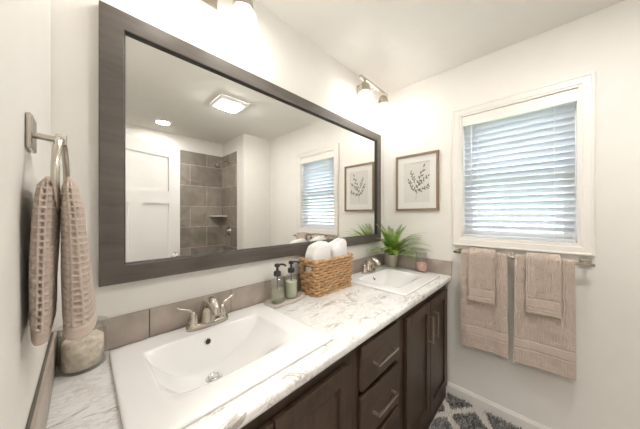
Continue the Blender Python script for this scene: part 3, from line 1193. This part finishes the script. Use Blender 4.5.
bar_towel(-0.882, -0.626, 0.462, 0.52, 0.0185, 1, 'large blush waffle bath towel on the bar, nearer the vanity', ('bath towels on the bar', 'bath_towel'), (0.095, 0.150))
bar_towel(-1.172, -0.918, 0.466, 0.52, 0.0185, 2, 'large blush waffle bath towel on the right half of the bar', ('bath towels on the bar', 'bath_towel'), (0.095, 0.150))
bar_towel(-0.822, -0.676, 0.792, 0.86, 0.0385, 3, 'small blush hand towel over the bath towel nearer the vanity', ('hand towels on the bar', 'hand_towel'), (0.035, 0.085))
bar_towel(-1.116, -0.972, 0.796, 0.86, 0.0385, 4, 'small blush hand towel over the bath towel on the right', ('hand towels on the bar', 'hand_towel'), (0.035, 0.085))

# ================================================================== TOWEL RING AND ITS TOWEL
RY, RZ = -0.402, 1.523
root = thing('towel_ring', 'brushed nickel towel ring with square plate on the left wall', 'towel ring', (0, RY, RZ))
bm = bmesh.new()
box(bm, 0.0005, 0.008, -0.030, 0.030, -0.030, 0.030)
build('wall_plate', bm, M['nickel'], root, bevel=0.003)
bm = bmesh.new()
tube(bm, [(0.007, 0, -0.002), (0.040, 0, -0.004)], 0.0055, 14)
box(bm, 0.033, 0.047, -0.008, 0.008, -0.013, 0.006)
build('post', bm, M['nickel'], root, bevel=0.001)
bm = bmesh.new()
ca = math.radians(87)
RR = 0.074
pts = [(0.040 + RR * math.sin(t) * math.cos(ca), RR * math.sin(t) * math.sin(ca), -0.004 - RR + RR * math.cos(t)) for t in [2 * math.pi * k / 56 for k in range(56)]]
tube(bm, pts, 0.0052, 12, closed=True)
build('ring', bm, M['nickel'], root, smooth=True)

def ring_towel():
    bm = bmesh.new()
    def lobe(xa, xb, ztop, zbot, ycs, yhw, ph):
        nz = 200
        seg = 272
        rows = []
        # angles spaced evenly along the outline of the fold
        fine = [2 * math.pi * k / 2000 for k in range(2001)]
        fp = [(0.017 * math.copysign(abs(math.cos(t)) ** 0.7, math.cos(t)), 0.075 * math.copysign(abs(math.sin(t)) ** 0.7, math.sin(t))) for t in fine]
        acc = [0.0]
        for p, q in zip(fp, fp[1:]):
            acc.append(acc[-1] + math.hypot(q[0] - p[0], q[1] - p[1]))
        ang = []
        w = 0
        for k in range(seg):
            while acc[w + 1] < acc[-1] * k / seg:
                w += 1
            ang.append(fine[w])
        for i in range(nz + 1):
            v = i / nz
            z = lerp(ztop, zbot, v)
            a = interp([0, 0.06, 0.2, 0.5, 1.0], xa, v)
            b = interp([0, 0.06, 0.2, 0.5, 1.0], xb, v)
            hw = interp([0, 0.06, 0.2, 0.5, 1.0], yhw, v)
            yc = interp([0, 1], ycs, v)
            cx, hx = (a + b) / 2, (b - a) / 2
            row = []
            per = 4 * (hx + hw) * 0.85
            ncell = max(8, round(per / 0.0105))
            for k in range(seg):
                t = ang[k]
                c, s = math.cos(t), math.sin(t)
                px = math.copysign(abs(c) ** 0.7, c)
                py = math.copysign(abs(s) ** 0.7, s)
                nn = Vector((c / max(hx, .004), s / max(hw, .004), 0)).normalized()
                hem = v > 0.93
                cellk = 34
                d = 0.0 if v < 0.03 else waffle(k / seg * cellk, v * (ztop - zbot) / 0.0105, 1.0, 0.0055)
                if hem:
                    d = -0.0008
                if abs(v - 0.93) < 0.006:
                    d = -0.0028
                w = 0.003 * math.sin(3 * t + ph + 5 * v) * v
                row.append(bm.verts.new((cx + hx * px + nn.x * (d + w * 0.5), yc + hw * py + nn.y * (d + w), z + 0.010 * v * v * py)))
            rows.append(row)
        for i in range(nz):
            for k in range(seg):
                bm.faces.new((rows[i][k], rows[i][(k + 1) % seg], rows[i + 1][(k + 1) % seg], rows[i + 1][k]))
        bm.faces.new(rows[0])
        bm.faces.new(rows[-1])
    lobe([0.022, 0.013, 0.009, 0.006, 0.005], [0.0330, 0.0380, 0.0385, 0.0365, 0.0325], 1.444, 1.182, (-0.402, -0.402), [0.056, 0.080, 0.085, 0.081, 0.075], 0.4)
    lobe([0.0470, 0.0410, 0.0405, 0.0405, 0.0400], [0.056, 0.063, 0.070, 0.077, 0.088], 1.446, 1.174, (-0.402, -0.397), [0.056, 0.080, 0.085, 0.081, 0.075], 2.1)
    box(bm, 0.026, 0.054, -0.440, -0.364, 1.379, 1.386)      # the fold lying over the ring
    o = build('hand_towel', bm, M['towel'], smooth=True)
    tag(o, 'blush waffle hand towel hanging through the towel ring on the left wall', 'towel', 'waffle towel in the ring')
ring_towel()

# ================================================================== FRAMED PRINT
root = thing('framed_print', 'oak framed botanical sprig print on the window wall beside the mirror', 'picture', (L, 0, 0))
PY0, PY1, PZ0, PZ1 = -0.454, -0.098, 1.413, 1.891
bm = bmesh.new()
fw = 0.018
rect_frame(bm, -0.024, -0.0005, PY0, PY1, PZ0, PZ1, fw)
build('frame', bm, M['oak'], root, bevel=0.0015)
bm = bmesh.new()
mw = 0.052
rect_frame(bm, -0.013, -0.010, PY0 + fw, PY1 - fw, PZ0 + fw, PZ1 - fw, mw)
build('mat', bm, M['mat'], root)
bm = bbox_mesh(-0.009, -0.006, PY0 + fw + 0.02, PY1 - fw - 0.02, PZ0 + fw + 0.02, PZ1 - fw - 0.02)
build('print', bm, M['paper'], root)
bm = bmesh.new()     # the drawn sprig
def flat_leaf(bm, y, z, ang, ln, wd):
    d = Vector((0, math.cos(ang), math.sin(ang)))
    n = Vector((0, -math.sin(ang), math.cos(ang)))
    o = Vector((-0.0096, y, z))
    pts = [o, o + d * ln * 0.35 + n * wd, o + d * ln * 0.7 + n * wd * 0.8, o + d * ln, o + d * ln * 0.7 - n * wd * 0.8, o + d * ln * 0.35 - n * wd]
    bm.faces.new([bm.verts.new(p) for p in pts])
rl = random.Random(5)
def sprig(base, ang, ln, nl, leaf):
    p = Vector((base[0], base[1]))
    a = ang
    k = 14
    pr = []
    for i in range(k + 1):
        pr.append((p.x, p.y))
        p = p + Vector((math.cos(a), math.sin(a))) * ln / k
        a += 0.02
    for i in range(k):
        (ya, za), (yb, zb2) = pr[i], pr[i + 1]
        t = Vector((yb - ya, zb2 - za)).normalized()
        n = Vector((-t.y, t.x)) * 0.0009
        bm.faces.new([bm.verts.new((-0.0095, q[0], q[1])) for q in ((ya + n.x, za + n.y), (yb + n.x, zb2 + n.y), (yb - n.x, zb2 - n.y), (ya - n.x, za - n.y))])
    for i in range(nl):
        q = pr[min(k, int((0.25 + 0.75 * i / nl) * k))]
        s = 1 if i % 2 else -1
        flat_leaf(bm, q[0], q[1], a + s * rl.uniform(0.5, 0.9), leaf * rl.uniform(0.8, 1.2), leaf * 0.20)
    flat_leaf(bm, pr[-1][0], pr[-1][1], a, leaf, leaf * 0.2)
yc = -0.275
sprig((yc + 0.005, 1.505), math.radians(96), 0.275, 10, 0.032)
sprig((yc - 0.004, 1.555), math.radians(140), 0.125, 8, 0.026)
sprig((yc, 1.560), math.radians(52), 0.125, 8, 0.026)
sprig((yc - 0.006, 1.610), math.radians(128), 0.120, 7, 0.024)
sprig((yc, 1.625), math.radians(62), 0.120, 7, 0.024)
build('sprig_drawing', bm, M['ink'], root)
bm = bbox_mesh(-0.0150, -0.0140, PY0 + fw, PY1 - fw, PZ0 + fw, PZ1 - fw)
build('glazing', bm, M['pane'], root)

# ================================================================== POTTED FERN
PX, PYY = 1.983, -0.080
root = thing('potted_fern', 'small green fern in a round greige pot in the counter corner', 'plant', (PX, PYY, CT + 0.0005))
root.scale = (1.04, 1.04, 1.04)
bm = bmesh.new()
lathe(bm, [(0, 0), (0.037, 0), (0.040, 0.003), (0.047, 0.06), (0.051, 0.108), (0.0505, 0.111), (0.0465, 0.110), (0.044, 0.094), (0.03, 0.094)], seg=40)
build('pot', bm, M['pot'], root, smooth=True)
bm = bmesh.new()
lathe(bm, [(0.0445, 0.096), (0.030, 0.101), (0.0, 0.103)], seg=24)
build('soil', bm, M['soil'], root, smooth=True)
rf = random.Random(11)
XMAX, YMAX = (L - 0.016 - PX) / 1.04, (-0.006 - PYY) / 1.04
def frond(az, elev, ln, droop, mat):
    bm = bmesh.new()
    p = Vector((0.018 * math.cos(az), 0.018 * math.sin(az), 0.098))
    n = 20
    e = elev
    pts = [p.copy()]
    for i in range(n):
        d = Vector((math.cos(e) * math.cos(az), math.cos(e) * math.sin(az), math.sin(e)))
        p = p + d * ln / n
        p.x = min(p.x, XMAX - 0.008)
        p.y = min(p.y, YMAX - 0.006)
        e -= droop / n
        pts.append(p.copy())
    tube(bm, pts, [lerp(0.0016, 0.0005, i / n) for i in range(n + 1)], 5, mi=1)
    for i in range(3, n + 1):
        t = (pts[i] - pts[i - 1]).normalized()
        side = t.cross(Vector((0, 0, 1)))
        if side.length < 0.1:
            side = Vector((-math.sin(az), math.cos(az), 0))
        side.normalize()
        nrm = side.cross(t).normalized()
        f = i / n
        ll = 0.040 * math.sin(math.pi * (0.12 + 0.80 * f)) ** 0.8 * (1.12 - 0.45 * f)
        for sub in (0.0, 0.5):
            base = pts[i - 1].lerp(pts[i], sub)
            for s in (-1, 1):
                q = ll * rf.uniform(0.85, 1.1)
                dr = (side * s * 0.86 + t * 0.5 - nrm * (-0.12) - Vector((0, 0, rf.uniform(0.0, 0.25)))).normalized()
                w = t * 0.0030
                tip = base + dr * q
                A = [base - w * 0.5, base + dr * q * 0.35 - w, base + dr * q * 0.75 - w * 0.6, tip, base + dr * q * 0.75 + w * 0.6, base + dr * q * 0.35 + w, base + w * 0.5]
                for v in A:
                    v.x = min(v.x, XMAX)
                    v.y = min(v.y, YMAX)
                f_ = bm.faces.new([bm.verts.new(v) for v in A])
                f_.material_index = 0
    build('frond', bm, [mat, M['stalk']], root)
FR = []
for k in range(42):
    az = 160 + 138 * ((k * 0.618) % 1.0)
    tier = k % 5
    FR.append((az, (82, 68, 58, 48, 38)[tier], (0.31, 0.345, 0.335, 0.32, 0.27)[tier], (0.8, 1.25, 1.25, 1.15, 0.95)[tier]))
for az, el, ln, dr in FR:
    frond(math.radians(az + rf.uniform(-6, 6)), math.radians(el + rf.uniform(-7, 7)), ln * rf.uniform(0.88, 1.06), dr, M['leaf'] if rf.random() < 0.7 else M['leafdark'])

# ================================================================== JARS
root = thing('candle_jar', 'pink glass candle jar on the far counter edge right of the fern', 'jar', (1.984, -0.335, CT + 0.0005))
root.scale = (1.06, 1.06, 1.12)
bm = bmesh.new()
lathe(bm, [(0, 0), (0.036, 0), (0.041, 0.004), (0.043, 0.02), (0.043, 0.105), (0.038, 0.122), (0.038, 0.138), (0.036, 0.138), (0.036, 0.122), (0.0405, 0.104), (0.0405, 0.02), (0.038, 0.007), (0, 0.006)], seg=36)
build('glass', bm, M['jarglass'], root, smooth=True)
bm = bmesh.new()
lathe(bm, [(0, 0.008), (0.036, 0.008), (0.0395, 0.02), (0.0395, 0.062), (0.030, 0.070), (0.012, 0.072), (0, 0.072)], seg=30)
build('pink_filling', bm, M['pink'], root, smooth=True)
bm = bmesh.new()
lathe(bm, [(0, 0.139), (0.040, 0.139), (0.041, 0.147), (0.034, 0.150), (0, 0.151)], seg=30)
build('lid', bm, M['jarglass'], root, smooth=True)

root = thing('salt_jar', 'round glass jar of pale pink bath salts beside the near sink, under the towel', 'jar', (0.0695, -0.036, CT + 0.0005))
bm = bmesh.new()
JR = 0.0515
lathe(bm, [(0, 0), (JR - 0.005, 0), (JR, 0.004), (JR, 0.105), (JR - 0.004, 0.113), (JR - 0.004, 0.120), (JR - 0.008, 0.120), (JR - 0.008, 0.113), (JR - 0.004, 0.104), (JR - 0.004, 0.010), (0, 0.008)], seg=44)
build('glass', bm, M['jarglass'], root, smooth=True)
bm = bmesh.new()
rs = random.Random(3)
lathe(bm, [(0, 0.010), (JR - 0.0055, 0.010), (JR - 0.0055, 0.086), (JR - 0.014, 0.094), (0.018, 0.097), (0, 0.098)], seg=44)
for v in bm.verts:
    if v.co.z > 0.08:
        v.co.z += rs.uniform(-0.003, 0.003)
build('bath_salts', bm, M['salt'], root, smooth=True)
bm = bmesh.new()
lathe(bm, [(0, 0.121), (JR + 0.003, 0.121), (JR + 0.005, 0.126), (JR + 0.003, 0.132), (JR - 0.012, 0.136), (0.014, 0.139), (0.008, 0.146), (0.014, 0.156), (0.013, 0.164), (0, 0.167)], seg=44)
build('lid', bm, M['jarglass'], root, smooth=True)

# ================================================================== TRAY AND DISPENSERS
TX, TY = 0.832, -0.050
bm = bmesh.new()
seg = 48
def stadium(hl, hr, t):
    c, s = math.cos(t), math.sin(t)
    return (math.copysign(hl - hr, c) + hr * c if abs(c) > 1e-6 else 0, hr * s)
loops = []
for dl, z in ((-0.006, 0.0), (0.0, 0.004), (0.0, 0.017), (-0.002, 0.019), (-0.004, 0.017), (-0.005, 0.009), (-0.012, 0.008)):
    loops.append([bm.verts.new((*stadium(0.126 + dl, 0.052 + dl, 2 * math.pi * (k + 0.5) / seg), z)) for k in range(seg)])
for A, B in zip(loops, loops[1:]):
    for k in range(seg):
        bm.faces.new((A[k], A[(k + 1) % seg], B[(k + 1) % seg], B[k]))
bm.faces.new(loops[0])
bm.faces.new(loops[-1])
o = build('soap_tray', bm, M['stone'], smooth=False, loc=(TX, TY, CT + 0.0005), rot=(0, 0, math.radians(3)))
tag(o, 'oval stone tray under two pump bottles beside the wicker basket', 'tray')
def dispenser(x, y, liquid, lname, level, label, rz):
    root = thing('soap_dispenser', label, 'dispenser', (x, y, CT + 0.0095), rz, 'pump dispensers on the tray')
    root.scale = (1.16, 1.16, 1.09)
    bm = bmesh.new()
    R = 0.031
    lathe(bm, [(0, 0), (R - 0.004, 0), (R, 0.004), (R, 0.100), (R - 0.006, 0.112), (0.0145, 0.122), (0.0135, 0.132), (0.0115, 0.132), (0.0125, 0.120), (R - 0.008, 0.109), (R - 0.0025, 0.099), (R - 0.0025, 0.008), (0, 0.007)], seg=36)
    build('bottle', bm, M['glass'], root, smooth=True)
    bm = bmesh.new()
    lathe(bm, [(0, 0.008), (R - 0.004, 0.008), (R - 0.0034, 0.012), (R - 0.0034, level), (0, level)], seg=36)
    build(lname, bm, liquid, root, smooth=False)
    bm = bmesh.new()
    lathe(bm, [(0, 0.128), (0.0165, 0.128), (0.0165, 0.146), (0.013, 0.150), (0.006, 0.151), (0.0055, 0.170), (0.0125, 0.171), (0.0125, 0.182), (0.009, 0.185), (0, 0.185)], seg=24)
    tube(bm, spline([(0, 0, 0.178), (0.018, 0, 0.180), (0.034, 0, 0.176), (0.039, 0, 0.169)], 4), [0.005] * 8 + [0.0045] * 5, 10)
    tube(bm, [(0, 0, 0.128), (0, 0, level * 0.9)], 0.003, 8)
    build('pump', bm, M['black'], root, smooth=True)
dispenser(0.777, -0.052, M['soap'], 'soap', 0.066, 'clear pump bottle half full of pale liquid soap, left on the stone tray', math.radians(-20))
dispenser(0.874, -0.046, M['lotion'], 'lotion', 0.084, 'pump bottle of pale green lotion, right on the tray next to the basket', math.radians(-20))

# ================================================================== BASKET WITH WHITE TOWELS
BX0, BX1, BYF, BYB, BH = 0.952, 1.328, -0.155, 0.004, 0.206
bcx, bcy = (BX0 + BX1) / 2, (BYF + BYB) / 2
root = thing('wicker_basket', 'rectangular honey brown wicker basket on the counter between the sinks', 'basket', (bcx, bcy, CT + 0.0008))
def rrect(hx, hy, r, n):
    per = []
    segs = [((hx - r), -(hy), (hx - r), -hy)]
    pts = []
    corners = ((hx - r, -hy + r, -90), (hx - r, hy - r, 0), (-hx + r, hy - r, 90), (-hx + r, -hy + r, 180))
    raw = []
    for cx, cy, a0 in corners:
        for k in range(7):
            a = math.radians(a0 + 15 * k)
            raw.append(Vector((cx + r * math.cos(a), cy + r * math.sin(a))))
    raw.append(raw[0])
    ds = [0]
    for a, b in zip(raw, raw[1:]):
        ds.append(ds[-1] + (b - a).length)
    tot = ds[-1]
    out = []
    j = 0
    for i in range(n):
        s = tot * i / n
        while ds[j + 1] < s:
            j += 1
        t = (s - ds[j]) / max(1e-9, ds[j + 1] - ds[j])
        out.append(raw[j].lerp(raw[j + 1], t))
    return out
rows, stakes = 12, 26
nper = stakes * 8
bm = bmesh.new()
rb = random.Random(9)
def bsize(z):
    k = z / BH
    return ((BX1 - BX0) / 2 - 0.012 - 0.016 * (1 - k), (BYB - BYF) / 2 - 0.012 - 0.006 * (1 - k))
for rI in range(rows):
    z = 0.007 + rI * (BH - 0.016) / (rows - 1)
    hx, hy = bsize(z)
    P = rrect(hx, hy, 0.013, nper)
    pts = []
    for i, p in enumerate(P):
        q, pr = P[(i + 1) % nper], P[i - 1]
        t = (q - pr).normalized()
        nrm = Vector((t.y, -t.x))
        w = 0.0052 * math.cos(math.pi * i / 8 + math.pi * rI)
        pts.append((p.x + nrm.x * w, p.y + nrm.y * w, z + rb.uniform(-0.0008, 0.0008)))
    hole = rI in (8, 9)
    if hole:
        runs, cur = [], []
        for i in range(2 * nper):
            p = pts[i % nper]
            inside = abs(p[1]) < 0.030 and abs(p[0]) > hx * 0.8
            if inside:
                if len(cur) > 3 and len(cur) < nper:
                    runs.append(cur)
                cur = []
            else:
                cur.append(p)
        seen = []
        for rn in runs[1:3]:
            tube(bm, rn, 0.0072, 8)
    else:
        tube(bm, pts, 0.0074, 8, closed=True)
for i in range(stakes):
    line = []
    for z in (0.003, BH * 0.5, BH - 0.004):
        hx, hy = bsize(z)
        P = rrect(hx, hy, 0.013, nper)
        p = P[(i * 8 + 4) % nper]
        line.append((p.x, p.y, z))
    if abs(line[1][1]) < 0.028 and abs(line[1][0]) > 0.13:
        line = [line[0], (line[1][0], line[1][1], 0.115)]
    tube(bm, line, 0.003, 6)
build('woven_side', bm, M['wicker'], root, smooth=True)
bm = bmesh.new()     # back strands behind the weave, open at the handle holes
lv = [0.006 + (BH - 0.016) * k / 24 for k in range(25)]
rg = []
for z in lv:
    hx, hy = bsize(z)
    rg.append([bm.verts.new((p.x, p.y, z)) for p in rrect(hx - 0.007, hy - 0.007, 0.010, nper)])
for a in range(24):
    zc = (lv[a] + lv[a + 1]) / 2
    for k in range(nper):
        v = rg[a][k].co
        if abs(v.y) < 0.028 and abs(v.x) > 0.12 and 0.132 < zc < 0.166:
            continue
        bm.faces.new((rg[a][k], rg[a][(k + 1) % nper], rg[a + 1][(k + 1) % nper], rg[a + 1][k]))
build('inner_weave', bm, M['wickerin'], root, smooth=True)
bm = bmesh.new()
hx, hy = bsize(BH)
for dz, ph in ((0.0, 0), (0.004, math.pi)):
    P = rrect(hx, hy, 0.013, 240)
    pts = []
    for i, p in enumerate(P):
        q, pr = P[(i + 1) % 240], P[i - 1]
        t = (q - pr).normalized()
        nrm = Vector((t.y, -t.x))
        a = 2 * math.pi * i / 8 + ph
        pts.append((p.x + nrm.x * 0.004 * math.cos(a), p.y + nrm.y * 0.004 * math.cos(a), BH - 0.003 + 0.004 * math.sin(a)))
    tube(bm, pts, 0.0052, 7, closed=True)
build('braided_rim', bm, M['wicker'], root, smooth=True)
bm = bmesh.new()
hx, hy = bsize(0.0)
box(bm, -hx + 0.004, hx - 0.004, -hy + 0.004, hy - 0.004, 0.0, 0.006)
build('woven_bottom', bm, M['wicker'], root)

def folded_towel(x, y, hx, hy, hz, slope, tilt_y, tilt_x, seed, label):
    bm = bmesh.new()
    rn = random.Random(seed)
    nu, nv = 64, 44
    ph = rn.uniform(0, 6)
    rowsv = []
    for i in range(nv + 1):
        ph_v = -math.pi / 2 + math.pi * i / nv
        row = []
        for k in range(nu):
            t = 2 * math.pi * k / nu
            cv, sv = math.cos(ph_v), math.sin(ph_v)
            f = lambda c, e: math.copysign(abs(c) ** e, c)
            px = hx * f(cv, 0.45) * f(math.cos(t), 0.45)
            py = hy * f(cv, 0.45) * f(math.sin(t), 0.55)
            pz = hz * f(sv, 0.42)
            # folded layers: shallow grooves running over the top and down the ends
            g = abs(math.sin(py / hy * math.pi * 1.5 + 0.6))
            pz -= 0.012 * (1 - g) ** 3 * max(0, sv)
            px += 0.004 * math.sin(9 * pz / hz + ph) + 0.003 * math.sin(5 * py / hy + ph * 2)
            py += 0.003 * math.sin(6 * px / hx + ph)
            pz += (0.006 * math.sin(2.2 * px / hx + ph) + slope * px - 0.22 * max(0, px - hx * 0.45)) * max(0, sv)
            px *= lerp(0.87, 1.0, sstep(-0.9, 0.6, pz / hz))
            row.append(bm.verts.new((px, py, pz)))
        rowsv.append(row)
    for i in range(nv):
        for k in range(nu):
            try:
                bm.faces.new((rowsv[i][k], rowsv[i][(k + 1) % nu], rowsv[i + 1][(k + 1) % nu], rowsv[i + 1][k]))
            except ValueError:
                pass
    bmesh.ops.remove_doubles(bm, verts=bm.verts, dist=1e-5)
    o = build('folded_towel', bm, M['ctowel'], smooth=True)
    R = Matrix.Rotation(tilt_y, 3, 'Y') @ Matrix.Rotation(tilt_x, 3, 'X')
    low = min((R @ v.co).z for v in o.data.vertices)
    o.rotation_euler = R.to_euler()
    o.location = (x, y, CT + 0.0075 - low)
    tag(o, label, 'towel', 'white towels in the basket')
folded_towel(1.057, -0.0755, 0.076, 0.049, 0.146, 0.10, math.radians(2), math.radians(1), 1, 'white folded towel in the wicker basket, on the pump bottle side')
folded_towel(1.219, -0.0755, 0.073, 0.049, 0.148, 0.20, math.radians(3), math.radians(-1), 2, 'white folded towel in the wicker basket, on the fern side')

# ================================================================== RUG
RX0, RX1, RY0, RY1 = 1.10, 2.020, -1.20, -0.522
root = thing('shag_rug', 'grey and cream trellis shag rug on the floor in front of the vanity', 'rug', (0, 0, 0.0005))
bm = bbox_mesh(RX0, RX1, RY0, RY1, 0, 0.006)
build('backing', bm, M['rug'], root)
bm = bmesh.new()
rr = random.Random(21)
stp = 0.0075
x = RX0 + 0.004
while x < RX1 - 0.004:
    y = RY0 + 0.004
    while y < RY1 - 0.004:
        px, py = x + rr.uniform(-.003, .003), y + rr.uniform(-.003, .003)
        h = rr.uniform(0.020, 0.032)
        a = rr.uniform(0, 6.28)
        lean = rr.uniform(0.002, 0.012)
        tx = min(max(px + lean * math.cos(a), RX0), RX1)
        ty = min(max(py + lean * math.sin(a), RY0), RY1)
        b = [bm.verts.new((px + 0.0032 * math.cos(a + q), py + 0.0032 * math.sin(a + q), 0.005)) for q in (0, 2.09, 4.19)]
        m_ = [bm.verts.new((lerp(px, tx, .6) + 0.0030 * math.cos(a + q), lerp(py, ty, .6) + 0.0030 * math.sin(a + q), h * 0.7)) for q in (0, 2.09, 4.19)]
        tp = bm.verts.new((tx, ty, h))
        for q in range(3):
            w = (q + 1) % 3
            bm.faces.new((b[q], b[w], m_[w], m_[q]))
            bm.faces.new((m_[q], m_[w], tp))
        y += stp
    x += stp
o = build('pile', bm, M['rug'], root)
o['kind'] = 'stuff'

# ================================================================== OUTDOORS (through the blind)
root = thing('neighbor_house', 'pale blue-grey sided house wall outside the window', 'house', (L + 4.2, -1.2, 0.0))
bm = bbox_mesh(0, 0.2, -5, 5, 0, 3.4)
build('siding_wall', bm, M['siding'], root)
bm = bbox_mesh(-1.9, 0.3, -5.2, 5.2, 3.4, 3.5)  # unseen deep overhang, added to keep the sun off the siding
build('shading_eave', bm, M['vinyl'], root)
root = thing('garden_fence', 'cream board fence outside the window', 'fence', (L + 2.6, -1.2, 0.0))
bm = bmesh.new()
for k in range(46):
    y = -4.6 + k * 0.2
    box(bm, 0, 0.02, y, y + 0.193, 0.02, 1.50)
build('boards', bm, M['fence'], root)
bm = bmesh.new()
for z in (0.35, 1.3):
    box(bm, 0.02, 0.06, -4.6, 4.6, z, z + 0.09)
build('rail', bm, M['fence'], root)
for y in (-4.4, -2.2, 0.0, 2.2, 4.4):
    bm = bbox_mesh(0.06, 0.15, y - 0.045, y + 0.045, 0, 1.53)
    build('post', bm, M['fence'], root)
